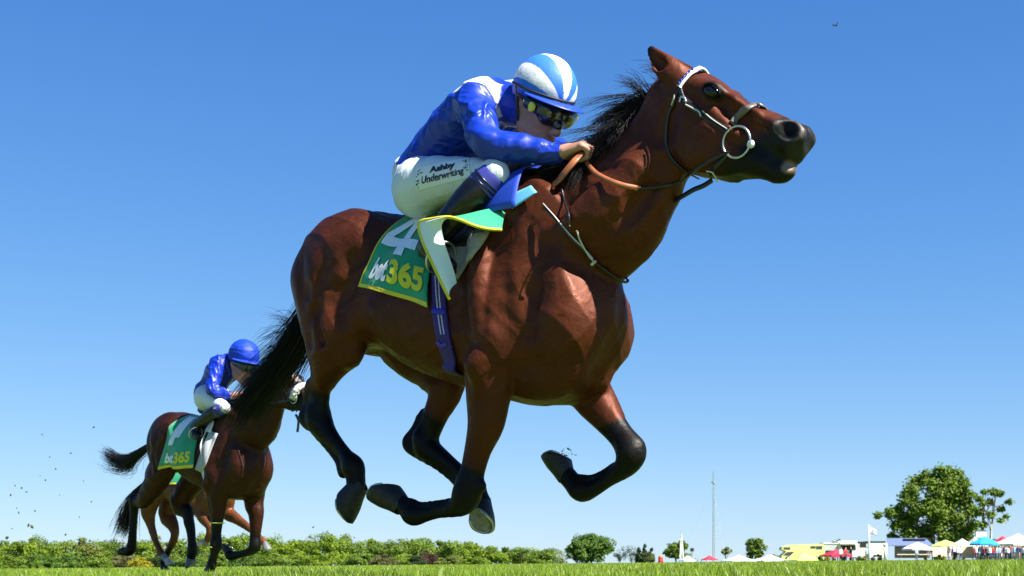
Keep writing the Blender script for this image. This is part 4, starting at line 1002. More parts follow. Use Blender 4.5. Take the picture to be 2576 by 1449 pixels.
H1_BVH = BVHTree.FromPolygons([tuple(v) for v in V.tolist()], Q.tolist())
mesh_np('body', skin_relief(V, Q, .011, 8), Q, M_COAT, h1, colors=coat_colors(V, P1))
def hoof4(c, toe, up, o, **k):
    return hoof(h1, H1.pl(*Z4(*c), o), H1.pl(*Z4(*toe), o), up, **k)
hoof4((790, 1035), (600, 1025), (-.10, .12, 1.0), .17)
hoof4((1900, 845), (1745, 738), (-.55, .10, .8), -.15, dirt=True)
hoof4((505, 945), (475, 1190), (-.75, -.35, -.3), .13)
hoof4((1345, 1050), (1415, 1245), (-.25, -1., .0), -.13)
def eyes(P, bvh, parent, h=.004):
    for sd in (-1, 1):
        o_ = Vector(head_pt(P['poll'], .250, -.026, .4 * sd)); p = bvh.ray_cast(o_, Vector((0, -sd, 0)))[0] or o_
        c = np.array(p) + (0, -.015 * sd, 0)
        fw = np.array((0, sd, 0)) * .18
        AX = [tuple(HEAD_E - fw * .3), (.18 * 1., sd, .1), tuple(HEAD_F)]
        e = SDF(); e.ell(c, (.036, .025, .023), AX); v, q = e.mesh(h); eo = mesh_np('eye', v, q, M_EYE, parent)
        L = [c + HEAD_E * .036 * math.cos(t) + HEAD_F * .022 * math.sin(t) - HEAD_F * .004 + np.array((0, sd, 0)) * (.011 + .005 * (math.sin(t) < 0)) for t in np.linspace(0, 2 * math.pi, 25)]
        tube('eyelid', L, .0050, M_LID, eo, 8, None, 1, False)
M_LID = mat('eyelid_skin', (.007, .006, .006), rough=.8, spec=.15)
eyes(P1, H1_BVH, h1)
# ------------------------------------------------------------------ tack of the leading horse
def hit(bvh, fr, px, py, off=.004, o0=.75, o1=-.75):
    a = Vector(fr.pl(px, py, o0)); b = Vector(fr.pl(px, py, o1)); d = (b - a).normalized()
    p, n, i, _ = bvh.ray_cast(a, d)
    if p is None:
        # the ray passes the body: take the nearest surface point to it
        best = None
        for k in range(30):
            q = a.lerp(b, k / 29); r = bvh.find_nearest(q)
            if r[0] is not None and (best is None or r[3] < best[3]): best = r
        p, n = best[0], best[1]
    if n.dot(d) > 0: n = -n
    return np.array(p + n * off), np.array(n)

def strap_np(name, P, N, w, th, m, parent=None, n=6):
    """a leather strap along P lying on a surface with normals N"""
    P = catmull(P, n); N = catmull(N, n); N /= np.linalg.norm(N, axis=1)[:, None]
    T = np.gradient(P, axis=0); T /= np.linalg.norm(T, axis=1)[:, None] + 1e-9
    S = np.cross(N, T); S /= np.linalg.norm(S, axis=1)[:, None]
    w = np.interp(np.linspace(0, 1, len(P)), np.linspace(0, 1, np.size(w)), np.atleast_1d(w))[:, None]
    V = np.stack([P + S * w / 2, P + S * w * .36 + N * th, P - S * w * .36 + N * th, P - S * w / 2, P - N * th * .5], 1).reshape(-1, 3)
    F = []
    for i in range(len(P) - 1):
        for j in range(5):
            a, b = i * 5 + j, i * 5 + (j + 1) % 5
            F.append((a, b, b + 5, a + 5))
    F += [(0, 1, 2, 3, 4), tuple(len(V) - 5 + k for k in (4, 3, 2, 1, 0))]
    return mesh_np(name, V, F, m, parent)

def strap_on(name, pts, w, m, parent, bvh=H1_BVH, fr=H1, th=.004, off=.004, n=6, extra=None):
    L = [hit(bvh, fr, x, y, off) for x, y in pts]
    P = [l[0] for l in L]; N = [l[1] for l in L]
    if extra: P += [np.array(e[0]) for e in extra]; N += [np.array(e[1]) for e in extra]
    return strap_np(name, P, N, w, th, m, parent, n)

def mirror_ring(L):
    """points on the near side, then the same on the far side"""
    return L + [(p * (1, -1, 1), nn * (1, -1, 1)) for p, nn in L[::-1]]

def drape(bvh, t, th, off=.01, zc=1.22):
    d = Vector((0, -math.sin(th), math.cos(th)))
    p, n, i, _ = bvh.ray_cast(Vector((t, 0, zc)) + d * 1.0, -d)
    return np.array(p + d * off), np.array(n)

def grid_mesh(name, G, m, parent=None, mats=None, midx=None, thick=0.):
    """G (nu,nv,3)"""
    nu, nv = G.shape[:2]
    i = np.arange(nu - 1)[:, None] * nv + np.arange(nv - 1)[None, :]
    q = np.stack([i, i + 1, i + nv + 1, i + nv], -1).reshape(-1, 4)
    o = mesh_np(name, G.reshape(-1, 3), q.astype(np.int32), m, parent, True, mats=mats, midx=midx)
    if thick:
        md = o.modifiers.new('thickness', 'SOLIDIFY'); md.thickness = thick; md.offset = -1
    return o

def two_sided(name, front, back, rough=.55, sheen=.2):
    m = mat(name, front, rough=rough, sheen=sheen, bump=.25, bscale=30, var=.08, vscale=12)
    n, l = m.node_tree.nodes, m.node_tree.links
    p = n['Principled BSDF']; g = n.new('ShaderNodeNewGeometry'); mx = n.new('ShaderNodeMix'); mx.data_type = 'RGBA'
    src = p.inputs['Base Color'].links[0].from_socket
    l.new(g.outputs['Backfacing'], mx.inputs[0]); l.new(src, mx.inputs[6]); mx.inputs[7].default_value = back + (1,)
    l.new(mx.outputs[2], p.inputs['Base Color'])
    return m

def text_mesh(txt, size=1., bold=.0, shear=0., align='CENTER'):
    cu = bpy.data.curves.new('lettering', 'FONT'); cu.body = txt; cu.size = size; cu.offset = bold; cu.shear = shear
    cu.align_x = align; cu.align_y = 'CENTER'; cu.resolution_u = 4
    o = bpy.data.objects.new('lettering', cu); COL.objects.link(o)
    dg = bpy.context.evaluated_depsgraph_get(); dg.update()
    me = bpy.data.meshes.new_from_object(o.evaluated_get(dg))
    bm = bmesh.new(); bm.from_mesh(me)
    bmesh.ops.triangulate(bm, faces=bm.faces[:])
    for _ in range(2):
        bmesh.ops.subdivide_edges(bm, edges=[e for e in bm.edges if e.calc_length() > .12 * size], cuts=1)
        bmesh.ops.triangulate(bm, faces=bm.faces[:])
    V = np.array([v.co[:2] for v in bm.verts]); F = [tuple(v.index for v in f.verts) for f in bm.faces]
    bm.free(); bpy.data.meshes.remove(me); bpy.data.objects.remove(o); bpy.data.curves.remove(cu)
    return V, F

def fit01(V):
    lo, hi = V.min(0), V.max(0)
    return (V - lo) / (hi - lo)

def on_grid(G, u, v, off):
    """point of grid surface G at u,v in 0..1, lifted along its normal"""
    nu, nv = G.shape[:2]
    u = np.clip(u, 0, 1) * (nu - 1); v = np.clip(v, 0, 1) * (nv - 1)
    i = np.minimum(u.astype(int), nu - 2); j = np.minimum(v.astype(int), nv - 2); a = (u - i)[:, None]; b = (v - j)[:, None]
    p = G[i, j] * (1 - a) * (1 - b) + G[i + 1, j] * a * (1 - b) + G[i, j + 1] * (1 - a) * b + G[i + 1, j + 1] * a * b
    n = np.cross(G[i, j + 1] - G[i, j], G[i + 1, j] - G[i, j]); n /= np.linalg.norm(n, axis=1)[:, None] + 1e-9
    return p + n * off

M_CLOTH = two_sided('cloth_green', (.007, .28, .125), (.62, .72, .74))
M_YEL = mat('cloth_yellow', (.62, .52, .02), rough=.6, var=.1)
M_WHT = mat('cloth_white', (.74, .76, .80), rough=.6, var=.06)
M_PRINTY = mat('print_yellow', (.60, .55, .02), rough=.6)
M_GREYPAD = mat('pad_grey', (.30, .28, .25), rough=.9, var=.15, vscale=30, bump=.5, bscale=150)
M_BLACKL = mat('black_leather', (.010, .010, .012), rough=.38, spec=.5, var=.2, vscale=30, bump=.2, bscale=120)
M_BROWNL = mat('brown_leather', (.30, .095, .035), rough=.45, spec=.5, var=.25, vscale=25)
M_BLUE = mat('pad_blue', (.012, .05, .42), rough=.55, var=.15)
M_LBLUE = mat('pad_light_blue', (.12, .42, .72), rough=.6, var=.1)
M_PURP = mat('girth_purple', (.036, .015, .15), rough=.6, var=.15, bump=.3, bscale=200)
M_WLINE = mat('stitching', (.45, .42, .62), rough=.6)

# number cloth: draped over the loins, its front end blown up by the wind
def corner(x, y):
    p, n = hit(H1_BVH, H1, *Z3(x, y)); return p[0], math.atan2(-p[1], p[2] - 1.22)
(tbl, abl), (tbr, abr) = corner(528, 668), corner(1016, 800)
trt, tft = H1.pl(985, 590, .2)[0], -.36
def cloth_pt(u, v, off=.012):
    w2 = v ** 2.2 * (1 - u) + v * u
    t = (1 - w2) * ((1 - u) * trt + u * tft) + w2 * ((1 - u) * tbl + u * tbr)
    th = v * ((1 - u) * abl + u * abr)
    p, n = drape(H1_BVH, t, th, off + .016 * v * math.sin(u * 8 + v * 5) + .010 * v * math.sin(u * 3 - v * 9) + .014 * v)
    return p
NU, NV = 26, 30
Gn = np.array([[cloth_pt(i / (NU - 1), j / (NV - 1)) for j in range(NV)] for i in range(NU)])
Gf = Gn * (1, -1, 1)
Gall = np.concatenate([Gf[:, ::-1], Gn[:, 1:]], 1)
number_cloth = empty('number_cloth', (H1.w[0], H1.w[1], 0), H1.a, 'green saddle cloth with yellow edging and white number 4 under the nearest rider', 'saddle cloth')
grid_mesh('cloth', Gall, M_CLOTH, number_cloth, thick=.004)
def border(G, name, m, u0, u1, v0, v1, off=.002, n=30, parent=number_cloth, flip=1):
    P = []
    for a in np.linspace(0, 1, n):
        for b in (0, 1):
            P.append(((u0[0] + (u0[1] - u0[0]) * a, v0[0] + (v0[1] - v0[0]) * a), (u1[0] + (u1[1] - u1[0]) * a, v1[0] + (v1[1] - v1[0]) * a))[b])
    P = np.array(P)
    V = on_grid(G, P[:, 0], P[:, 1], off)
    return mesh_np(name, V, [(2 * i, 2 * i + 1, 2 * i + 3, 2 * i + 2) for i in range(n - 1)], m, parent)
border(Gn, 'edging', M_YEL, (0, 1), (0, 1), (.965, .965), (1, 1))
border(Gn, 'edging', M_YEL, (0, 0), (.022, .022), (.05, 1), (.05, 1))
def print_on(txt, u0, u1, v0, v1, m, bold=.03, shear=0., off=.0055, G=Gn, parent=number_cloth, skew=0., name='lettering'):
    V, F = text_mesh(txt, 1., bold, shear); W = fit01(V)
    u = u0 + (u1 - u0) * W[:, 0] + skew * (W[:, 1] - .5); v = v1 + (v0 - v1) * W[:, 1]
    return mesh_np(name, on_grid(G, u, v, off), F, m, parent, False)
print_on('bet', .13, .455, .70, .91, M_WHT, .045, .15)
print_on('365', .47, .94, .70, .91, M_PRINTY, .045)
# the numeral, built from bars: one long slanted stem, a diagonal and a cross bar
V4 = [(.30, .06), (.46, .06), (.22, .52), (.08, .52), (.08, .64), (.80, .64), (.80, .52), (.38, .52)]
def bars(L, name, m):
    V, F = [], []
    for quad in L:
        n = 8; q = [np.array(c, float) for c in quad]; b = len(V)
        for i in range(n + 1):
            for j in range(3):
                a, c = i / n, j / 2
                V.append((q[0] * (1 - a) + q[3] * a) * (1 - c) + (q[1] * (1 - a) + q[2] * a) * c)
        for i in range(n):
            for j in range(2):
                k = b + i * 3 + j; F.append((k, k + 1, k + 4, k + 3))
    V = np.array(V)
    return mesh_np(name, on_grid(Gn, V[:, 0], V[:, 1], .0050), F, m, number_cloth, False)
bars([[(.38, .12), (.58, .12), (.20, .47), (.06, .47)], [(.06, .472), (.06, .575), (.76, .575), (.76, .472)], [(.40, .122), (.58, .122), (.60, .47), (.44, .47)], [(.44, .577), (.60, .577), (.61, .66), (.45, .66)]], 'numeral', M_WHT)
# wind-lifted front end, a twisted ribbon of the same cloth
out = [(1478, 287), (1390, 282), (1300, 262), (1200, 222), (1120, 203), (1020, 214), (925, 243), (948, 360), (1000, 478), (1065, 618), (1130, 752)]
inn = [(1522, 112), (1430, 138), (1330, 160), (1230, 184), (1130, 206), (1085, 238), (1078, 290), (1098, 380), (1128, 470), (1158, 560), (1178, 640)]
oo = [.30, .34, .37, .39, .395, .40, .405, .40, .39, .37, .34]
oi = [.17, .22, .29, .35, .385, .385, .375, .36, .34, .325, .31]
A = catmull(np.array([H1.pl(*Z3(*p), o) for p, o in zip(out, oo)]), 5); B = catmull(np.array([H1.pl(*Z3(*p), o) for p, o in zip(inn, oi)]), 5)
w = np.linspace(0, 1, 9)[None, :, None]
Gfl = A[:, None] * (1 - w) + B[:, None] * w
Gfl[:, :, 1] -= (.02 * np.sin(w[..., 0] * math.pi)) * np.linspace(.3, 1, len(A))[:, None]
grid_mesh('wind_lifted_front', Gfl, M_CLOTH, number_cloth)
tube('edging', A, .0065, M_YEL, number_cloth, 6, None, 1)

# saddle: pads, flap and girth
saddle = empty('racing_saddle', (H1.w[0], H1.w[1], 0), H1.a, 'small black racing saddle with blue front pads and purple girth, under the nearest rider', 'saddle')
def patch(name, quad, m, off, parent=saddle, nu=10, nv=8, thick=.008, bvh=H1_BVH, fr=H1, z=Z3, bulge=0.):
    q = [np.array(z(*c)) for c in quad]
    G = np.zeros((nu, nv, 3))
    for i in range(nu):
        for j in range(nv):
            a, b = i / (nu - 1), j / (nv - 1)
            xy = (q[0] * (1 - a) + q[1] * a) * (1 - b) + (q[3] * (1 - a) + q[2] * a) * b
            G[i, j] = hit(bvh, fr, xy[0], xy[1], off + bulge * math.sin(a * math.pi) * math.sin(b * math.pi))[0]
    return grid_mesh(name, G, m, parent, thick=thick)
patch('foam_pad', ((1040, 290), (1405, 308), (1195, 625), (1165, 600)), M_GREYPAD, .016)
def drape_grid(bvh, ts, te, th0, th1, off, nu=14, nv=12, zc=1.22, both=True, thick=.01, name='pad', m=None, parent=None):
    G = np.array([[drape(bvh, (ts[0] * (1 - v) + ts[1] * v) * (1 - u) + (te[0] * (1 - v) + te[1] * v) * u, (th0 + (th1 - th0) * v), off, zc)[0]
                   for v in np.linspace(0, 1, nv)] for u in np.linspace(0, 1, nu)])
    if both: G = np.concatenate([(G * (1, -1, 1))[:, ::-1], G[:, 1:]], 1)
    return grid_mesh(name, G, m, parent, thick=thick)
drape_grid(H1_BVH, (-.42, -.36), (.02, -.02), 0, .95, .022, name='saddle_flap', m=M_BLACKL, parent=saddle)
drape_grid(H1_BVH, (-.20, -.16), (.12, .12), 0, .74, .036, thick=.005, name='blue_pad', m=M_BLUE, parent=saddle)
patch('light_blue_pad', ((1284, 500), (1342, 474), (1356, 490), (1296, 530)), M_LBLUE, .024, z=lambda x, y: (x, y), thick=.005)
sd_ = SDF(); sd_.chain([(-.46, 0, 1.66, .05), (-.30, 0, 1.645, .05), (-.12, 0, 1.68, .06), (-.04, 0, 1.73, .04)], k=.03, fl=((0, 1, 0), 1.9), n=3)
v, q = sd_.mesh(.012); mesh_np('seat', v, q, M_BLACKL, saddle)
gl = [hit(H1_BVH, H1, *Z3(x, y), .006) for x, y in ((1055, 520), (1058, 640), (1062, 780), (1078, 920), (1100, 1040), (1135, 1150), (1172, 1240))]
gp = mirror_ring(gl)
strap_np('girth', [p for p, n in gp], [n for p, n in gp], .066, .006, M_PURP, saddle)
for dx in (-9, 11):
    strap_on('stitch_line', [Z3(x + dx, y) for x, y in ((1052, 600), (1056, 700), (1062, 800), (1074, 900), (1090, 985))], .006, M_WLINE, saddle, off=.013, th=.001)
strap_on('keeper', [Z3(*p) for p in ((1018, 832), (1060, 838), (1108, 836))], .028, mat('keeper_blue', (.03, .02, .42), rough=.5), saddle, off=.014)
strap_on('buckle', [Z3(*p) for p in ((1058, 1030), (1085, 1056), (1118, 1045))], .02, mat('buckle_violet', (.06, .03, .35), rough=.4), saddle, off=.014)

# breast strap
bstrap = empty('breast_strap', (H1.w[0], H1.w[1], 0), H1.a, 'thin dark breast strap across the near shoulder of the leading horse', 'strap')
b1 = [hit(H1_BVH, H1, *Z3(x, y), .012) for x, y in ((1762, 138), (1850, 230), (1950, 335), (2030, 415), (2095, 490))]
strap_np('shoulder_strap', [p for p, n in b1], [n for p, n in b1], .010, .005, M_BLACKL, bstrap)
M_PALE = mat('strap_edge', (.52, .48, .42), rough=.5)
strap_np('pale_edge', [p + np.array((0, -.004, .012)) for p, n in b1], [n for p, n in b1], .0035, .006, M_PALE, bstrap)
strap_on('chest_strap', [Z3(*p) for p in ((2095, 490), (2170, 550), (2250, 605), (2320, 640), (2352, 650))], .012, M_BLACKL, bstrap, off=.012)
strap_on('neck_loop', [Z3(*p) for p in ((1880, 40), (1905, 110), (1935, 190), (1935, 260))], .010, M_BLACKL, bstrap, off=.012)
strap_on('cross_piece', [Z3(*p) for p in ((2082, 503), (2112, 476))], .012, M_PALE, bstrap, off=.02)
strap_on('keeper_strap', [Z3(*p) for p in ((1985, 285), (2010, 350), (2060, 440), (2095, 485))], .006, M_PALE, bstrap, off=.014)

# bridle
bridle = empty('bridle', (H1.w[0], H1.w[1], 0), H1.a, 'dark leather bridle with white browband on the head of the leading horse', 'bridle')
bb = [hit(H1_BVH, H1, *Z2(x, y), .008) for x, y in ((1005, 445), (1040, 400), (1085, 345), (1130, 318))]
bbm = [hit(H1_BVH, H1, *Z2(x, y), .010) for x, y in ((1190, 312),)]
far = [(p * (1, -1, 1), n * (1, -1, 1)) for p, n in bb[:3][::-1]]
ring = bb + bbm + far
M_BAND = mat('browband_white', (.82, .84, .88), rough=.4)
strap_np('browband', [p for p, n in ring], [n for p, n in ring], .024, .006, M_BAND, bridle)
for i in range(6):
    a = i / 5.; x, y = 1012 + 96 * a, 428 - 108 * a
    strap_on('blue_triangle', [Z2(x - 9, y - 9), Z2(x + 7, y + 6)], (.016, .001), M_BLUE, bridle, off=.0165, n=2)
for off_ in (0, 26):
    strap_on('cheek_strap', [Z2(x + off_ * .4, y - off_) for x, y in ((1035, 560), (1110, 622), (1200, 690), (1300, 755), (1398, 812))], .013, M_BLACKL, bridle)
strap_on('cheek_strap', [Z2(*p) for p in ((1005, 450), (1020, 500), (1045, 560))], .018, M_BLACKL, bridle)
strap_on('pale_edge', [Z2(*p) for p in ((1062, 592), (1120, 622), (1170, 650), (1188, 690))], .006, M_PALE, bridle, off=.010)
strap_on('pale_edge', [Z2(*p) for p in ((1200, 645), (1290, 715), (1405, 790))], .004, M_PALE, bridle, off=.010)
strap_on('buckle', [Z2(*p) for p in ((1018, 570), (1028, 530), (1055, 540), (1066, 572))], .008, M_STEEL, bridle, off=.012)
strap_on('throat_lash', [Z2(*p) for p in ((990, 470), (968, 520), (955, 585), (915, 650), (895, 760), (890, 900), (925, 1010), (990, 1090), (1080, 1150), (1160, 1195))], .012, M_BLACKL, bridle)
strap_on('pale_edge', [Z2(*p) for p in ((972, 505), (966, 540), (950, 585))], .005, M_PALE, bridle, off=.010)
nb = [hit(H1_BVH, H1, *Z2(x, y), .006) for x, y in ((1440, 752), (1475, 700), (1520, 655), (1580, 618), (1640, 600), (1690, 597))]
nbf = nb + [(p * (1, -1, 1), n * (1, -1, 1)) for p, n in nb[:4][::-1]]
strap_np('noseband', [p for p, n in nbf], [n for p, n in nbf], .030, .007, mat('noseband_leather', (.10, .085, .075), rough=.4, spec=.6), bridle)
strap_on('jaw_strap', [Z2(*p) for p in ((1412, 985), (1370, 1040), (1300, 1110), (1265, 1175))], .016, M_BLACKL, bridle)
strap_on('jaw_buckle', [Z2(*p) for p in ((1245, 1125), (1290, 1135), (1320, 1180), (1325, 1200))], .007, M_STEEL, bridle, off=.014)
rc, rn = hit(H1_BVH, H1, *Z2(1495, 890), .018)
def ring_obj(name, c, n, R, r, m, parent, seg=36, up=None):
    n = Vector(n).normalized(); u = n.orthogonal().normalized(); w_ = n.cross(u)
    P = [np.array(Vector(c) + R * (math.cos(t) * u + math.sin(t) * w_)) for t in np.linspace(0, 2 * math.pi, seg + 1)]
    return tube(name, P, r, m, parent, 8, None, 1, False)
ring_n = rn * .6 + np.array((.0, -.9, .1))
ring_obj('bit_ring', rc, ring_n, .056, .0042, M_STEEL, bridle)
bp, bn = hit(H1_BVH, H1, *Z2(1605, 925), .012)
e = SDF(); e.ell(bp, (.014, .014, .014)); e.cap(bp, bp + np.array((-.03, .03, 0)), .010, .009, k=.01); v, q = e.mesh(.0035); mesh_np('bit_stud', v, q, M_BAND, bridle)

# reins
reins = empty('reins', (H1.w[0], H1.w[1], 0), H1.a, 'brown leather reins held in the nearest rider\'s hands, along the leading horse\'s neck', 'reins')
hand1 = H1.pl(*Z2(205, 985), .10)
rp = [(hand1, np.array((0, -1, .2)))] + [hit(H1_BVH, H1, *Z2(x, y), .016) for x, y in ((235, 1075), (300, 1165), (400, 1225), (520, 1262), (640, 1276))]
strap_np('near_rein', [p for p, n in rp], [n for p, n in rp], .020, .005, M_BROWNL, reins)
rp2 = [hit(H1_BVH, H1, *Z2(x, y), .014) for x, y in ((640, 1276), (760, 1278), (880, 1262), (1000, 1210), (1120, 1130), (1260, 1060), (1420, 985))]
strap_np('near_rein_end', [p for p, n in rp2], [n for p, n in rp2], .012, .004, M_BLACKL, reins)
L = [H1.pl(*Z2(x, y), o) for (x, y), o in (((185, 985), .10), ((130, 1045), .15), ((60, 1130), .17), ((-10, 1215), .17), ((-70, 1265), .14), ((-90, 1290), .08))]
strap_np('rein_loop', L, [np.array((.3, -1, .25))] * len(L), .030, .005, M_BROWNL, reins)
L = [H1.pl(*Z2(x, y), o) for (x, y), o in (((905, 1412), -.02), ((1000, 1365), 0), ((1110, 1300), .01), ((1200, 1262), .01), ((1275, 1215), .01))]
strap_np('martingale', L, [np.array((.3, -1, .25))] * len(L), .022, .005, M_BLACKL, bridle)

# mane: roots along the crest
cr = [H1.pl(*Z2(x, y), .0) for x, y in ((935, 400), (860, 440), (740, 510), (600, 600), (470, 710), (360, 820), (270, 930), (190, 1040), (110, 1140))]
cr = np.array([np.array(H1_BVH.find_nearest(Vector(p))[0]) for p in cr])
rg = np.random.default_rng(3)
back = np.array((-.75, -.10, .20))
dirs = np.tile(back, (len(cr), 1)); dirs[0] = (-.55, -.1, .1); dirs[1] = (-.6, -.1, .25)
m1 = hair_clump(cr[2:], dirs[2:], .29, 1700, rg, spread=.05, droop=.25, curl=.03, clump=26)
m2 = hair_clump(cr[3:], np.tile((-.62, -.26, -.05), (len(cr) - 3, 1)), .25, 2200, rg, spread=.05, droop=.45, curl=.045, clump=30)
m3 = hair_clump(cr[3:], np.tile((-.28, -.30, -.42), (len(cr) - 3, 1)), .22, 1500, rg, spread=.045, droop=.35, curl=.05, clump=30)
m4 = hair_clump(cr[:6], np.tile((-.55, -.02, .5), (6, 1)), .14, 150, rg, spread=.05, droop=.0, curl=.03, clump=5)
strands('mane', [m1, m2, m3, m4], h1)
# tail: a dock of hair swept back behind the quarters
tr = np.array([(-1.13, .03, 1.47), (-1.15, .03, 1.44), (-1.16, .03, 1.40), (-1.17, .03, 1.36)])
def tail_strands(root, guide, n, rng, spread, r0=.0014, frac=(.45, 1.0)):
    Gd = catmull(np.array(guide), 6); m = len(Gd)
    off = rng.normal(0, 1, (n, 3)); sp = (np.linspace(.03, 1, m) ** .8)[None, :, None]
    f = rng.uniform(frac[0], frac[1], n); S = np.zeros((n, 10, 3)); s = np.linspace(0, 1, 10)
    for i in range(10):
        x = s[i] * f * (m - 1); k = np.minimum(x.astype(int), m - 2); a = (x - k)[:, None]
        w_ = (.12 + .88 * np.sin(np.clip(s[i] * f, 0, 1) * math.pi * .62) ** 1.1)[:, None]
        S[:, i] = Gd[k] * (1 - a) + Gd[k + 1] * a + off * spread * w_
    S += np.sin(np.linspace(0, 5, 10)[None, :, None] + rng.random((n, 1, 1)) * 6) * rng.normal(0, .008, (n, 1, 3)) * s[None, :, None]
    R = r0 * (1.1 - .8 * s ** 2)[None, :] * rng.uniform(.7, 1.3, (n, 1))
    return S, R
T = lambda x, y, o=.0: H1.pl(x, y, o)
rt = np.random.default_rng(5)
g0 = np.array((-1.10, 0, 1.50))
tg = [g0, np.array((-1.22, .03, 1.36)), T(745, 868), T(700, 930), T(650, 985), T(612, 1040), T(588, 1075)]
tu = [g0, np.array((-1.22, .03, 1.40)), T(742, 855), T(708, 910), T(678, 955), T(642, 995), T(612, 1022)]
tw = [g0, np.array((-1.21, .03, 1.45)), T(742, 815), T(715, 800), T(690, 795), T(672, 800)]
tw2 = [g0, np.array((-1.21, .03, 1.43)), T(735, 825), T(700, 838), T(675, 855), T(650, 868)]
strands('tail', [tail_strands(tr, tg, 2100, rt, np.array((.042, .045, .045)), .0012, frac=(.35, 1.0)), tail_strands(tr, tu, 700, rt, np.array((.035, .05, .03)), .0012, frac=(.35, 1)), tail_strands(tr, tw, 26, rt, np.array((.02, .02, .014)), .001, frac=(.7, 1)), tail_strands(tr, tw2, 60, rt, np.array((.03, .03, .022)), .001, frac=(.6, 1))], h1)
# ------------------------------------------------------------------ riders
SKIN = (.50, .25, .17)
M_SKIN = mat('skin', SKIN, rough=.5, var=.12, vscale=25, attr='tint', k=.80)
M_BREECH = mat('breeches_white', (.58, .62, .68), rough=.55, var=.06, vscale=10, bump=.5, bscale=22, aniso_bump=(1.6, 1, .5), attr=None)
def silk_material():
    m = mat('silk', (0, 0, 0), rough=.42, spec=.40, sheen=.0, attr='tint', var=.10, vscale=20, k=.78)
    n, l = m.node_tree.nodes, m.node_tree.links; p = n['Principled BSDF']; tc = n['Texture Coordinate']
    prev = None
    for scale, dist, amp, st in ((5.5, 1.4, .045, (1, 1.4, 1)), (13, .9, .016, (.7, 1.6, 1.3))):
        mp = n.new('ShaderNodeMapping'); mp.inputs['Scale'].default_value = st; l.new(tc.outputs['Object'], mp.inputs['Vector'])
        t = n.new('ShaderNodeTexNoise'); t.noise_type = 'RIDGED_MULTIFRACTAL'; t.inputs['Scale'].default_value = scale; t.inputs['Detail'].default_value = 2.5; t.inputs['Distortion'].default_value = dist; l.new(mp.outputs['Vector'], t.inputs['Vector'])
        b = n.new('ShaderNodeBump'); b.inputs['Strength'].default_value = .55; b.inputs['Distance'].default_value = amp; l.new(t.outputs['Fac'], b.inputs['Height'])
        if prev: l.new(prev, b.inputs['Normal'])
        prev = b.outputs['Normal']
    l.new(prev, p.inputs['Normal'])
    return m
M_SILK = silk_material()
M_BOOT = mat('boot_leather', (.006, .006, .009), rough=.25, spec=.35, var=.2, vscale=20, bump=.15, bscale=30, coat=.1)
M_BOOTTOP = mat('boot_top_blue', (.045, .05, .30), rough=.5, var=.1)
M_GOGBLK = mat('goggle_black', (.010, .010, .010), rough=.18, spec=.6, coat=.4)
M_YELLOWDOT = mat('disc_yellow', (.72, .62, .03), rough=.5)
M_STRAPB = mat('strap_black', (.012, .012, .014), rough=.6)
BLUE_S = np.array((.003, .034, .40)); WHITE_S = np.array((.66, .66, .69)); LBLUE_S = np.array((.025, .14, .60))

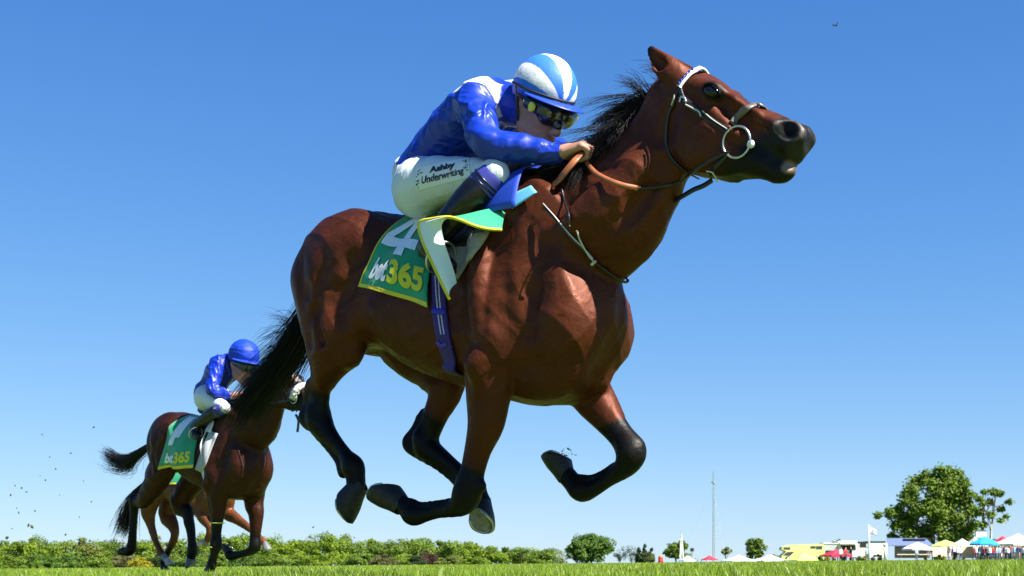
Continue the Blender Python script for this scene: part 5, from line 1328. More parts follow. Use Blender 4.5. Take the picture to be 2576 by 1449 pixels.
class Rider:
    """joints in the horse's frame; the figure is one body under separate clothes"""
    def __init__(s, J, head_c, fh, sh, scale=1.):
        s.J = {k: np.array(v, float) for k, v in J.items()}
        s.c = np.array(head_c, float)
        f = np.array(fh, float); f /= np.linalg.norm(f); l = np.array(sh, float); l -= (l @ f) * f; l /= np.linalg.norm(l)
        s.f, s.l, s.u = f, l, np.cross(f, l); s.k = scale
    def h(s, f, l, u): return s.c + s.k * (f * s.f + l * s.l + u * s.u)
    def head(s, S):
        h, k = s.h, s.k; AX = [tuple(s.f), tuple(s.l), tuple(s.u)]
        S.ell(h(.0, 0, .035), np.array((.105, .082, .105)) * k, AX, .03)
        S.ell(h(.055, 0, -.045), np.array((.066, .066, .105)) * k, AX, .04)
        for sd in (-1, 1):
            S.chain([tuple(h(-.02, .062 * sd, -.045)) + (.024 * k,), tuple(h(.02, .055 * sd, -.105)) + (.026 * k,), tuple(h(.085, .018 * sd, -.155)) + (.024 * k,)], k=.035)
            S.ell(h(.085, .040 * sd, -.055), np.array((.024, .024, .020)) * k, AX, .03)
            S.ell(h(-.012, .086 * sd, -.012), np.array((.022, .010, .034)) * k, AX, .012)
            S.ell(h(-.008, .095 * sd, -.010), np.array((.010, .006, .018)) * k, AX, .006, sub=True)
            S.ell(h(.117, .034 * sd, -.012), np.array((.020, .020, .014)) * k, AX, .02, sub=True)
            S.ell(h(.132, .014 * sd, -.092), np.array((.014, .011, .011)) * k, AX, .010)
            S.ell(h(.140, .010 * sd, -.102), np.array((.006, .004, .005)) * k, AX, .003, sub=True)
        S.ell(h(.090, 0, -.158), np.array((.024, .026, .022)) * k, AX, .03)
        S.chain([tuple(h(.112, 0, -.010)) + (.012 * k,), tuple(h(.130, 0, -.050)) + (.013 * k,), tuple(h(.150, 0, -.088)) + (.015 * k,)], k=.018)
        S.ell(h(.112, 0, -.118), np.array((.016, .026, .008)) * k, AX, .010)
        S.ell(h(.110, 0, -.131), np.array((.015, .022, .009)) * k, AX, .010)
        S.cap(h(.130, -.022, -.1245), h(.130, .022, -.1245), .0035 * k, .0035 * k, k=.004, sub=True)
    def hand(s, S, side, grip, knuck):
        """palm from the wrist, four fingers curled round the rein, thumb on top"""
        J = s.J; w = J['wrist' + side]; g = np.array(grip, float); kn = np.array(knuck, float); k = s.k
        d = g - w; L = np.linalg.norm(d); d /= L; out = kn - (kn @ d) * d; out /= np.linalg.norm(out)
        v = np.cross(d, out)           # across the knuckles
        if v[2] > 0: v = -v            # first finger uppermost
        P = lambda a, b, c: w + k * (a * d + b * out + c * v)
        S.chain([tuple(P(-.02, 0, 0)) + (.026 * k,), tuple(P(.03, .004, 0)) + (.026 * k,)], k=.02)
        for c in (-.024, -.008, .008, .024):
            S.cap(P(.02, .004, c * .8), P(.085, .012, c), .019 * k, .0145 * k, k=.012)
        for i, c in enumerate((-.030, -.010, .010, .029)):
            l = (.9, 1.0, .95, .78)[i]
            S.chain([tuple(P(.088, .014, c)) + (.0125 * k,), tuple(P(.088 + .030 * l, -.008 * l, c)) + (.0110 * k,), tuple(P(.088 + .016 * l, -.040 * l, c * .95)) + (.0100 * k,), tuple(P(.070, -.036, c * .9)) + (.0092 * k,)], k=.004)
        S.chain([tuple(P(.015, -.012, -.022)) + (.016 * k,), tuple(P(.055, -.028, -.040)) + (.0130 * k,), tuple(P(.090, -.030, -.036)) + (.0112 * k,), tuple(P(.112, -.022, -.026)) + (.0095 * k,)], k=.006)
    def body(s, S):
        J, k = s.J, s.k
        s.head(S)
        S.chain([tuple(J['neck']) + (.06,), tuple(s.h(-.035, 0, -.06)) + (.056 * k,)], k=.03)
        s.torso(S, -.012)
        for sd in 'NF':
            S.chain([tuple(J['shoulder' + sd]) + (.062,), tuple(J['elbow' + sd]) + (.036,), tuple(J['wrist' + sd]) + (.026,)], k=.03)
            s.hand(S, sd, J['grip' + sd], J['knuck' + sd])
            S.chain([tuple(J['hip' + sd]) + (.088,), tuple(J['knee' + sd]) + (.040,)], k=.04)
            S.chain([tuple(J['knee' + sd]) + (.040,), tuple(J['calf' + sd]) + (.044,), tuple(J['ankle' + sd]) + (.030,)], k=.03)
            S.chain([tuple(J['ankle' + sd] - (0, 0, .02)) + (.030,), tuple(J['toe' + sd] * .8 + J['ankle' + sd] * .2 - (0, 0, .022)) + (.018,)], k=.02)
    def torso(s, S, d=0.):
        J = s.J
        fl = ((0, 1, 0), 1.45)
        S.chain([tuple(J['pelvis']) + (.105 + d,), tuple(J['waist']) + (.098 + d,), tuple(J['chest']) + (.118 + d,), tuple(J['upper']) + (.108 + d,)], k=.05, fl=fl, n=3)
        for sd in 'NF':
            S.chain([tuple(J['upper']) + (.08 + d,), tuple(J['shoulder' + sd]) + (.072 + d,)], k=.05)

def jacket(R, parent, tint, h=.008, infl=.006, cut=None, seed=2, amp=.016):
    S = SDF(); J = R.J
    R.torso(S, infl)
    for sd in 'NF':
        e, w_ = J['elbow' + sd], J['wrist' + sd]
        S.chain([tuple(J['shoulder' + sd]) + (.078,), tuple(.5 * J['shoulder' + sd] + .5 * e) + (.070,), tuple(e) + (.062,), tuple(.5 * e + .5 * w_) + (.056,), tuple(w_ * .97 + e * .03) + (.042,)], k=.03, n=2)
    S.chain([tuple(J['neck'] * .8 + J['upper'] * .2) + (.085,), tuple(J['neck'] * .45 + R.h(-.035, 0, -.07) * .55) + (.078,)], k=.02)
    if cut is not None: S.ell(cut[0], cut[1], cut[2] if len(cut) > 2 else None, .012, sub=True)
    V, Q = S.mesh(h)
    V = wrinkle(V, Q, amp, (22, 33, 50), seed)
    return mesh_np('jacket', V, Q, M_SILK, parent, colors=tint(V))

def helmet(R, parent, cols, m, h=.0042, wr=0.):
    k = R.k; AX = [tuple(R.f), tuple(R.l), tuple(R.u)]
    S = SDF(); c = R.h(.0, 0, .042)
    S.ell(c, np.array((.140, .113, .125)) * k, AX, .01)
    S.ell(R.h(.02, 0, -.115), np.array((.30, .30, .115)) * k, AX, .006, sub=True)
    S.ell(R.h(.01, 0, .03), np.array((.112, .092, .10)) * k, AX, .004, sub=True)
    V, Q = S.mesh(h)
    rel = (V - R.c) / k; a, b, u = rel @ R.f, rel @ R.l, rel @ R.u
    if wr: V = wrinkle(V, Q, wr, (30, 50, 70), 3)
    sh = mesh_np('helmet', V, Q, m, parent, colors=cols(a, b, u))
    # peak: a curved crescent with a rounded edge
    n, m_ = 21, 5
    G = np.zeros((n, m_, 3)); G2 = np.zeros((n, m_, 3))
    for i in range(n):
        t = math.radians(-72 + 144 * i / (n - 1))
        for jj in range(m_):
            r = jj / (m_ - 1); ext = .076 * max(math.cos(t), 0) ** .8 * r
            G[i, jj] = R.h((.134 + ext) * math.cos(t), (.110 + ext * .6) * math.sin(t), .020 - .014 * r * math.cos(t) - .012 * (1 - math.cos(t)) * 0)
            G2[i, jj] = G[i, jj] - R.u * k * (.010 - .006 * r)
    A = np.concatenate([G, G2[:, ::-1]], 1); mm = 2 * m_
    F = [(i * mm + jj, i * mm + (jj + 1) % mm, (i + 1) * mm + (jj + 1) % mm, (i + 1) * mm + jj) for i in range(n - 1) for jj in range(mm)]
    mesh_np('peak', A.reshape(-1, 3), F, M_PEAK, sh)
    return sh
M_PEAK = mat('peak_blue', (.012, .05, .42), rough=.4, var=.1)

def goggles(R, parent, dot=True):
    k = R.k; S = SDF(); AX = [tuple(R.f), tuple(R.l), tuple(R.u)]
    for sd in (-1, 1):
        S.ell(R.h(.118, .036 * sd, -.030), np.array((.034, .048, .046)) * k, AX, .015)
        S.chain([tuple(R.h(.10, .06 * sd, -.018)) + (.032 * k,), tuple(R.h(.050, .084 * sd, -.014)) + (.027 * k,)], k=.02)
    S.ell(R.h(.145, 0, -.065), np.array((.020, .020, .018)) * k, AX, .02)
    v, q = S.mesh(.0055); g = mesh_np('goggles', v, q, M_GOGBLK, parent)
    for sd in (-1, 1):
        e = SDF(); e.ell(R.h(.140, .037 * sd, -.030), np.array((.014, .032, .026)) * k, AX, .01); v, q = e.mesh(.005); mesh_np('lens', v, q, M_LENS, g)
        if dot:
            ctr = R.h(.092, .103 * sd, -.024); o_ = MB(); o_.cyl(ctr - R.l * .006 * sd, ctr + R.l * .004 * sd, .017 * k, .017 * k, 16); o_.build('yellow_disc', M_YELLOWDOT, g)
    P = [R.h(.06, -.088, -.012), R.h(0, -.104, .0), R.h(-.08, -.075, .01), R.h(-.115, 0, .012), R.h(-.08, .075, .01), R.h(0, .104, .0), R.h(.06, .088, -.012)]
    tube('strap', P, .010 * k, M_STRAPB, g, 6, (tuple(R.l), .6), 4)
    return g
M_LENS = mat('goggle_lens', (.02, .018, .01), rough=.05, spec=.9, coat=.8)

def skin_tint(R):
    def fn(V):
        c = np.tile(np.array(SKIN), (len(V), 1)); rel = (V - R.c) / R.k; a, b, u = rel @ R.f, rel @ R.l, rel @ R.u
        on = (np.abs(a) < .2) & (np.abs(b) < .13) & (np.abs(u) < .22)
        lips = smoothstep(.020, .008, np.sqrt(((a - .122)) ** 2 + ((u + .1245) * 1.3) ** 2)) * (np.abs(b) < .026) * on
        c = c * (1 - .6 * lips[:, None]) + np.array((.36, .11, .09)) * .6 * lips[:, None]
        ck = smoothstep(.05, .01, np.sqrt((a - .08) ** 2 + (u + .07) ** 2)) * on
        c = c * (1 - .25 * ck[:, None]) + np.array((.52, .19, .14)) * .25 * ck[:, None]
        hair = smoothstep(-.005, .02, -a - .01 + u * .3) * (np.abs(b) < .088) * on * (u > -.10)
        c = c * (1 - hair[:, None]) + np.array((.03, .018, .012)) * hair[:, None]
        return c
    return fn

# ---- the nearest rider
def hp1(x, y, o): return H1.pl(*Z1(x, y), o)
def dp1(x, y, o): return H1.pl(x, y, o)
J1 = dict(pelvis=dp1(1068, 442, 0), waist=dp1(1112, 380, 0), chest=dp1(1184, 316, 0), upper=dp1(1228, 268, .0), neck=dp1(1282, 258, 0),
          shoulderN=dp1(1192, 262, .165), shoulderF=dp1(1292, 250, -.165),
          elbowN=dp1(1226, 358, .245), elbowF=dp1(1345, 355, -.26),
          wristN=dp1(1408, 387, .125), wristF=dp1(1440, 400, -.09),
          gripN=dp1(1475, 372, .085), gripF=dp1(1492, 378, -.03), knuckN=(.2, -.3, .9), knuckF=(.2, .3, .9),
          hipN=dp1(1062, 462, .125), hipF=dp1(1095, 455, -.125), kneeN=dp1(1246, 436, .225), kneeF=dp1(1352, 452, -.225),
          calfN=dp1(1178, 506, .265), calfF=dp1(1290, 500, -.26), ankleN=dp1(1082, 612, .29), ankleF=dp1(1190, 600, -.28), toeN=dp1(1132, 655, .31), toeF=dp1(1260, 645, -.30))
head_c1 = dp1(1362, 252, 0)
R1 = Rider(J1, head_c1, (.89, -.24, -.46), (.25, .97, 0), 1.08)
rider1 = empty('person', (H1.w[0], H1.w[1], 0), H1.a, 'rider in blue and white silks and striped helmet, crouched on the nearest horse', 'person', 'riders in the race')
S = SDF(); R1.body(S); V, Q = S.mesh(.0055)
JB1 = (V, Q)
mesh_np('body', V, Q, M_SKIN, rider1, colors=skin_tint(R1)(V))
def tint1(V):
    c = np.tile(BLUE_S, (len(V), 1))
    nk, up = J1['neck'], J1['upper']
    l = np.abs(V[:, 1])
    fwd = (V - up) @ ((nk - up) / np.linalg.norm(nk - up))
    arm = np.ones(len(V))
    for sd in 'NF':
        ax_ = J1['elbow' + sd] - J1['shoulder' + sd]; h_ = (V - J1['shoulder' + sd]) @ (ax_ / np.linalg.norm(ax_)); same = (V[:, 1] < 0) if sd == 'N' else (V[:, 1] > 0)
        arm = np.where(same, smoothstep(.075, .068, h_), arm)
    w_ = smoothstep(.050, .056, l) * smoothstep(.165, .160, l) * smoothstep(-.085, -.078, fwd) * smoothstep(.125, .12, fwd) * ((V[:, 2] > up[2] - .03) | ((fwd > .0) & (V[:, 2] > J1['chest'][2] - .10))) * arm
    return c * (1 - w_[:, None]) + WHITE_S * w_[:, None]
jacket(R1, rider1, tint1, .0075)
# breeches: seat, thighs to just below the knee
def breeches(R, parent, h=.0075, m=M_BREECH, amp=.006):
    S = SDF(); J = R.J
    S.chain([tuple(J['pelvis'] * .8 + J['waist'] * .2) + (.105,), tuple(J['pelvis']) + (.122,)], k=.05, fl=((0, 1, 0), 1.3))
    for sd in 'NF':
        hp, kn, ca = J['hip' + sd], J['knee' + sd], J['calf' + sd]
        S.chain([tuple(hp) + (.112,), tuple(.5 * hp + .5 * kn) + (.088,), tuple(kn) + (.053,)], k=.05, n=2)
        S.ell(hp + np.array((-.02, 0, -.03)), (.115, .10, .115), None, .05)
        S.chain([tuple(kn) + (.052,), tuple(kn * .6 + ca * .4) + (.052,)], k=.02)
    V, Q = S.mesh(h); V = wrinkle(V, Q, amp, (40, 70, 95), 4)
    mesh_np('breeches', V, Q, m, parent)
    return V, Q
BV, BQ = breeches(R1, rider1)
BR1 = BVHTree.FromPolygons([tuple(v) for v in BV.tolist()], BQ.tolist())
def boots(R, parent, h=.007):
    J = R.J
    for sd in 'NF':
        kn, ca, an, to = (J[x + sd] for x in ('knee', 'calf', 'ankle', 'toe'))
        S = SDF(); S.chain([tuple(kn * .60 + ca * .40) + (.063,), tuple(ca) + (.063,), tuple(ca * .4 + an * .6) + (.052,), tuple(an) + (.044,)], k=.02, n=3)
        d = (to - an); d /= np.linalg.norm(d)
        S.chain([tuple(an - d * .03 + np.array((0, 0, -.035))) + (.036,), tuple(an * .5 + to * .5 + np.array((0, 0, -.03))) + (.038,), tuple(to + np.array((0, 0, -.022))) + (.030,)], k=.025)
        v, q = S.mesh(h); b = mesh_np('boot', v, q, M_BOOT, parent)
        S = SDF(); S.chain([tuple(kn * .84 + ca * .16) + (.0605,), tuple(kn * .50 + ca * .50) + (.0665,)], k=.01)
        v, q = S.mesh(h); mesh_np('boot_top', v, q, M_BOOTTOP, b)
        for t in (.30, .42):
            p0 = kn * (1 - t) + ca * t; ring_obj('stripe', p0, ca - kn, .0655, .004, M_BOOT, b, 20)
        so = MB(); pr = an - d * .05
        S = SDF(); S.chain([tuple(an - d * .045 + np.array((0, 0, -.068))) + (.030,), tuple(to + np.array((0, 0, -.046))) + (.030,)], k=.01, fl=((0, 0, 1), .35)); v, q = S.mesh(h); mesh_np('sole', v, q, M_STRAPB, b)
boots(R1, rider1)
# sleeve cuff and white stock at the neck
cuff = [J1['wristN'] * (1 - t) + J1['elbowN'] * t for t in (.085, .17)]
tube('cuff', cuff, .0395, M_STRAPB, rider1, 14, None, 1)
def helm_cols1(a, b, u):
    c = np.zeros((len(a), 3))
    ang = np.arctan2(b, np.maximum(u, .001) * 1.0)        # stripes run front to back over the crown
    st = np.floor((ang / math.radians(25)) + .5).astype(int)
    c[:] = LBLUE_S
    c[st % 2 == 0] = WHITE_S
    low = u < .018 + .02 * (a < 0)
    c[low] = BLUE_S
    return c
M_CAP = mat('cap_silk', (0, 0, 0), rough=.58, spec=.35, attr='tint', bump=.25, bscale=40)
hl = helmet(R1, rider1, helm_cols1, M_CAP)
P = [R1.h(-.03, -.108, .03), R1.h(-.02, -.104, .0), R1.h(-.01, -.094, -.04), R1.h(.015, -.082, -.10), R1.h(.05, -.05, -.15), R1.h(.075, 0, -.172)]
tube('chin_strap', P, .009, M_STRAPB, hl, 6, (tuple(R1.l), .5), 4)
P = [R1.h(.139 * math.cos(t), .114 * math.sin(t), .030 - .004 * math.cos(t)) for t in np.linspace(-2.2, 2.2, 15)]
tube('band', P, .005, M_STRAPB, hl, 6, None, 2)
goggles(R1, rider1)
# sponsor patch and lettering on the breeches
quad = [np.array(Z1(*c)) for c in ((338, 995), (735, 915), (760, 1062), (335, 1170))]
def on_breech(W, off):
    out = []
    for a, b in W:
        xy = (quad[0] * (1 - a) + quad[1] * a) * (1 - b) + (quad[3] * (1 - a) + quad[2] * a) * b
        out.append(hit(BR1, H1, xy[0], xy[1], off)[0])
    return np.array(out)
W_ = np.array([(i / 15, j / 7) for i in range(16) for j in range(8)])
i = np.arange(15)[:, None] * 8 + np.arange(7)[None, :]
q = np.stack([i, i + 1, i + 9, i + 8], -1).reshape(-1, 4)
pt = mesh_np('sponsor_patch', on_breech(W_, .0035), q.astype(np.int32), mat('patch_white', (.66, .69, .74), rough=.6), rider1)
M_INK = mat('ink_navy', (.012, .012, .05), rough=.6)
for txt, u0, u1, v0, v1 in (('Ashby', .25, .75, .10, .44), ('Underwriting', .10, .90, .44, .86)):
    V, F = text_mesh(txt, 1., .025 if txt[0] == 'U' else .05, .12); W = fit01(V)
    W = np.c_[u0 + (u1 - u0) * W[:, 0], v1 + (v0 - v1) * W[:, 1]]
    mesh_np('lettering', on_breech(W, .0055), F, M_INK, pt, False)
for x0, x1, y0, y1 in ((.02, .11, .10, .45), (.02, .08, .55, .95), (.90, .98, .10, .42), (.91, .97, .45, .80)):
    V, F = [], []
    r = random.Random(int(x0 * 100 + y0 * 10))
    for _ in range(7):
        cx, cy = r.uniform(x0, x1), r.uniform(y0, y1); s_ = .018
        b = len(V); V += [(cx - s_, cy), (cx, cy + s_ * 2.4), (cx + s_ * .6, cy - s_ * 2)]; F.append((b, b + 1, b + 2))
    mesh_np('crest', on_breech(V, .0055), F, M_INK, pt, False)

def stirrups(R, sad, top):
    for sd, s_ in (('N', -1), ('F', 1)):
        an, to = R.J['ankle' + sd], R.J['toe' + sd]; c = an * .45 + to * .55 + np.array((0, 0, -.02)); d = to - an; d /= np.linalg.norm(d)
        ring_obj('stirrup_iron', c, d, .068, .006, M_STEEL, sad, 24)
        a_ = np.array((top[0], .17 * s_, top[2])); b_ = c + np.array((0, 0, .068)); m_ = .5 * (a_ + b_) + np.array((0, .03 * s_, 0))
        strap_np('stirrup_leather', [a_, m_, b_], [np.array((0, s_, .2))] * 3, .018, .004, M_BLACKL, sad)
stirrups(R1, saddle, (-.22, 0, 1.60))
# ------------------------------------------------------------------ the horses behind
Z6 = zoomer(380, 1600, 2.5875); Z7 = zoomer(700, 1240, 3.15)
BAY2 = np.array((.095, .024, .009))
H2 = Frame((586 - 1288) / FPX * 14.3, 14.3, 43)
def n6(F_, x, y, o, r): return tuple(F_.pl(*Z6(x, y), o)) + (r,)
f2 = lambda x, y, o, r: n6(H2, x, y, o, r)
fl8 = ((0, 1, 0), .82)
L2 = [dict(chains=[([(.12, -.19, 1.0, .11), f2(1130, 640, .17, .115), f2(1125, 780, .17, .09), f2(1120, 900, .17, .064), f2(1115, 1040, .17, .048)], .05, fl8), ([f2(1115, 1040, .17, .048), f2(1110, 1130, .17, .058), f2(1095, 1210, .17, .036), f2(1080, 1270, .17, .036), f2(1072, 1310, .17, .046), f2(1068, 1335, .17, .04)], .015)],
           black=[(f2(1120, 860, .17, 0)[:3], f2(1110, 1130, .17, 0)[:3], .14, -.2, .3), (f2(1110, 1130, .17, 0)[:3], f2(1060, 1360, .17, 0)[:3], .12, -1, -.5)]),
      dict(chains=[([(.2, .15, .98, .11), f2(1480, 700, -.15, .105), f2(1500, 800, -.15, .085), f2(1500, 930, -.15, .066), f2(1490, 1060, -.15, .052)], .05, fl8), ([f2(1490, 1060, -.15, .052), f2(1490, 1140, -.15, .057), f2(1430, 1190, -.15, .04), f2(1340, 1215, -.15, .036), f2(1262, 1232, -.15, .046), f2(1230, 1200, -.15, .04)], .015)],
           black=[(f2(1500, 950, -.15, 0)[:3], f2(1490, 1140, -.15, 0)[:3], .14, .0, .6), (f2(1490, 1140, -.15, 0)[:3], f2(1230, 1200, -.15, 0)[:3], .12, -1, -.5)]),
      dict(chains=[([(-.95, -.155, 1.3, .19), (-.95, -.17, 1.1, .16), f2(450, 640, .165, .115), f2(390, 700, .15, .075), f2(320, 690, .14, .06)], .06, ((0, 1, 0), .72)), ([f2(320, 680, .14, .060), f2(318, 800, .13, .044), f2(308, 950, .13, .040), f2(298, 1100, .13, .046), f2(285, 1170, .13, .052), f2(245, 1195, .13, .044)], .015)],
           black=[(f2(340, 690, .14, 0)[:3], f2(310, 760, .13, 0)[:3], .12, -.5, .3), (f2(318, 760, .13, 0)[:3], f2(230, 1200, .13, 0)[:3], .13, -1, -.5)]),
      dict(chains=[([(-.93, .15, 1.3, .19), (-.80, .16, 1.1, .16), f2(760, 700, -.14, .115), f2(830, 800, -.13, .075), f2(850, 900, -.13, .055)], .06, ((0, 1, 0), .75)), ([f2(850, 900, -.13, .055), f2(868, 980, -.13, .046), f2(880, 1100, -.13, .042), f2(885, 1180, -.13, .05), f2(868, 1250, -.13, .044)], .015)],
           black=[(f2(800, 760, -.14, 0)[:3], f2(850, 900, -.13, 0)[:3], .14, .0, .6), (f2(850, 900, -.13, 0)[:3], f2(868, 1260, -.13, 0)[:3], .13, -1, -.5)])]
def blaze(V, c, a, b):
    m = smoothstep(.045, .03, np.abs(V[:, 1])) * (a > .12) * (a < .64) * (b < .03) * (b > -.2) * (V[:, 0] > .7)
    m2 = smoothstep(.40, .44, a) * smoothstep(.61, .57, a) * (b < .05) * (b > -.2) * (V[:, 0] > .7)
    m = m * .0 + m2 * 0 + m * (a < .36)
    return c * (1 - m[:, None]) + WHT * m[:, None]
up2 = np.array((0, 0, .03))
P2 = dict(P1); P2.update(legs=L2, base=BAY2, dark=np.array((.022, .010, .008)), marks=[blaze], poll=P1['poll'] + (.0, 0, .03))
P2['ear'] = [(p + up2, r) for p, r in P1['ear']]
h2 = empty('racehorse', (H2.w[0], H2.w[1], ground_z(H2.w[0], 0)), H2.a, 'dark bay racehorse with a white noseband galloping behind the leading horse\'s tail', 'horse', 'horses galloping in the race')
V, Q = horse_sdf(P2).mesh(.015)
dz2 = -ground_z(H2.w[0], 0)
H2_BVH = BVHTree.FromPolygons([tuple(v) for v in V.tolist()], Q.tolist())
mesh_np('body', skin_relief(V, Q, .006, 9), Q, M_COAT, h2, colors=coat_colors(V, P2))
def hoof6(F_, par, c, toe, up, o, **k): return hoof(par, F_.pl(*Z6(*c), o), F_.pl(*Z6(*toe), o), up, **k)
hoof6(H2, h2, (1066, 1330), (1062, 1385), (-.6, -.2, -.6), .17, size=1.1)
hoof6(H2, h2, (1235, 1205), (1185, 1140), (-.6, .1, .8), -.15, size=1.1)
hoof6(H2, h2, (250, 1190), (140, 1240), (-.5, -.2, .9), .13, size=1.1)
M_GREYHOOF = mat('hoof_grey', (.11, .115, .12), rough=.5, var=.25, vscale=30)
hoof6(H2, h2, (868, 1240), (815, 1385), (-.3, .1, -.9), -.13, horn=M_GREYHOOF, size=1.15)
eyes(P2, H2_BVH, h2, .008)
rt = np.random.default_rng(15); T2 = lambda x, y, o=0: H2.pl(*Z6(x, y), o)
g0 = np.array((-1.10, 0, 1.48))
strands('tail', [tail_strands(tr, [g0, T2(330, 250), T2(230, 300), T2(150, 300), T2(80, 255), T2(5, 210)], 420, rt, np.array((.045, .035, .035)), .002, (.5, 1)), tail_strands(tr, [g0, T2(330, 280), T2(250, 370), T2(180, 370), T2(110, 350), T2(50, 320)], 260, rt, np.array((.05, .05, .045)), .0018, (.4, 1))], h2)
cr2 = np.array([np.array(H2_BVH.find_nearest(Vector(p + up2))[0]) for p in cr])
strands('mane', [hair_clump(cr2, np.tile((-.55, -.30, -.1), (len(cr2), 1)), .28, 900, rt, .002, spread=.05, droop=.5, curl=.05, clump=20), hair_clump(cr2[3:], np.tile((-.1, -.32, -.6), (len(cr2) - 3, 1)), .26, 700, rt, .002, spread=.05, droop=.3, curl=.05, clump=20)], h2)
# its number cloth, saddle and girth
nc2 = empty('number_cloth', tuple(h2.location), H2.a, 'green saddle cloth with yellow lower edge on the dark horse behind', 'saddle cloth')
def cloth_for(bvh, par, t0, t1, tb0, tb1, thm, off=.014, nu=14, nv=18):
    G = np.array([[drape(bvh, (1 - v) * ((1 - u) * t0 + u * t1) + v * ((1 - u) * tb0 + u * tb1), v * thm, off + .012 * v * math.sin(u * 10 + v * 3))[0] for v in np.linspace(0, 1, nv)] for u in np.linspace(0, 1, nu)])
    GG = np.concatenate([(G * (1, -1, 1))[:, ::-1], G[:, 1:]], 1); grid_mesh('cloth', GG, M_CLOTH, par, thick=.005)
    border(G, 'edging', M_YEL, (0, 1), (0, 1), (.955, .955), (1, 1), parent=par, off=.004)
    return G
def corner2(x, y):
    p, n = hit(H2_BVH, H2, *Z5(x, y)); return p[0], math.atan2(-p[1], p[2] - 1.22)
(c2l, a2l), (c2r, a2r) = corner2(368, 785), corner2(572, 818)
G2 = cloth_for(H2_BVH, nc2, -.62, -.24, c2l, c2r, max(a2l, a2r))
V, Fq = text_mesh('bet', 1., .045, .15); W2 = fit01(V); mesh_np('lettering', on_grid(G2, .12 + .36 * W2[:, 0], .92 - .17 * W2[:, 1], .004), Fq, M_WHT, nc2, False)
V, Fq = text_mesh('365', 1., .045); W2 = fit01(V); mesh_np('lettering', on_grid(G2, .49 + .42 * W2[:, 0], .92 - .17 * W2[:, 1], .004), Fq, M_PRINTY, nc2, False)
for a_ in ((.15, .12, .30, .62), (.30, .12, .44, .5)):
    uv = np.array([(a_[0] + (a_[2] - a_[0]) * j, a_[1] + (a_[3] - a_[1]) * i_ / 6) for i_ in range(7) for j in (0, 1)]); mesh_np('white_stroke', on_grid(G2, uv[:, 0], uv[:, 1], .004), [(2 * i_, 2 * i_ + 1, 2 * i_ + 3, 2 * i_ + 2) for i_ in range(6)], M_WHT, nc2, False)
sd2 = empty('racing_saddle', tuple(h2.location), H2.a, 'small saddle with pale front pad and white girth on the dark horse behind', 'saddle')
M_GIRTHW = mat('girth_pale', (.55, .58, .64), rough=.7, var=.1)
def girth_for(bvh, par, m, t0=-.06, t1=-.14, w=.10):
    L = [drape(bvh, t0 + (t1 - t0) * i_ / 7, .35 + 2.6 * i_ / 7, .008) for i_ in range(8)]; L = mirror_ring(L); strap_np('girth', [p for p, n in L], [n for p, n in L], w, .006, m, par)
girth_for(H2_BVH, sd2, M_GIRTHW, w=.13)
patch('pale_pad', ((660, 610), (708, 628), (622, 850), (578, 830)), mat('pad_pale_grey', (.34, .35, .37), rough=.8), .014, parent=sd2, bvh=H2_BVH, fr=H2, z=Z5)
drape_grid(H2_BVH, (-.22, -.10), (.04, .0), 0, 1.0, .022, name='pad', m=M_GIRTHW, parent=sd2)
drape_grid(H2_BVH, (-.14, -.14), (.06, .05), 0, .5, .045, name='blue_pad', m=M_BLUE, parent=sd2)
e = SDF(); e.chain([(-.46, 0, 1.66, .05), (-.30, 0, 1.645, .05), (-.04, 0, 1.72, .04)], k=.03, fl=((0, 1, 0), 1.9), n=3); v, q = e.mesh(.02); mesh_np('seat', v, q, M_BLACKL, sd2)
def simple_bridle(F_, bvh, P, par, label, rings=True):
    b = empty('bridle', tuple(par.location), par.rotation_euler.z, label, 'bridle'); hh = lambda a, bb, l: Vector(head_pt(P['poll'], a, bb, l))
    def near(a, bb, l, off=.006):
        p, n, _, _ = bvh.find_nearest(hh(a, bb, l)); return np.array(p + n * off), np.array(n)
    def loop(name, seq, w, m):
        L = [near(*s_) for s_ in seq]; L = L + [(p * (1, -1, 1), n * (1, -1, 1)) for p, n in L[::-1][1 if seq[-1][2] == 0 else 0:]]; strap_np(name, [p for p, n in L], [n for p, n in L], w, .006, m, b)
    loop('noseband', [(.42, .20, -.02), (.40, .12, -.09), (.39, .04, -.10), (.40, -.05, -.05), (.40, -.07, 0)], .032, M_BLACKL)
    loop('browband', [(.10, .06, -.12), (.10, -.02, -.12), (.10, -.09, -.06), (.10, -.10, 0)], .022, M_BLACKL)
    for sd in (-1, 1):
        L = [near(a, bb, l * sd) for a, bb, l in ((.08, .02, .12), (.2, .05, .12), (.33, .08, .1), (.44, .09, .09))]; strap_np('cheek_strap', [p for p, n in L], [n for p, n in L], .016, .005, M_BLACKL, b)
        c, n = near(.46, .09, .09 * sd, .02); ring_obj('bit_ring', c, n * .5 + np.array((0, .9 * sd, 0)), .045, .005, M_STEEL, b, 20)
    return b
br2 = simple_bridle(H2, H2_BVH, P2, h2, 'black bridle with ring bit on the dark horse behind')
sn = SDF()
for i_ in range(13):
    t_ = math.radians(-110 + 220 * i_ / 12); q_ = head_pt(P2['poll'], .455, .045 - .085 * math.cos(t_), .088 * math.sin(t_)); sn.ell(q_, (.036, .034, .036), None, .02)
v, q = sn.mesh(.009); mesh_np('sheepskin_noseband', wrinkle(v, q, .022, (70, 110, 160), 4), q, mat('sheepskin', (.62, .60, .56), rough=.95, var=.2, vscale=60, bump=.8, bscale=140), br2)
L = [H2.pl(*Z7(*p), o) for p, o in (((1290, 960), 0), ((1318, 1020), 0), ((1318, 1090), 0), ((1308, 1165), 0))]
tube('hanging_strap', L, .012, M_BLACKL, br2, 6)
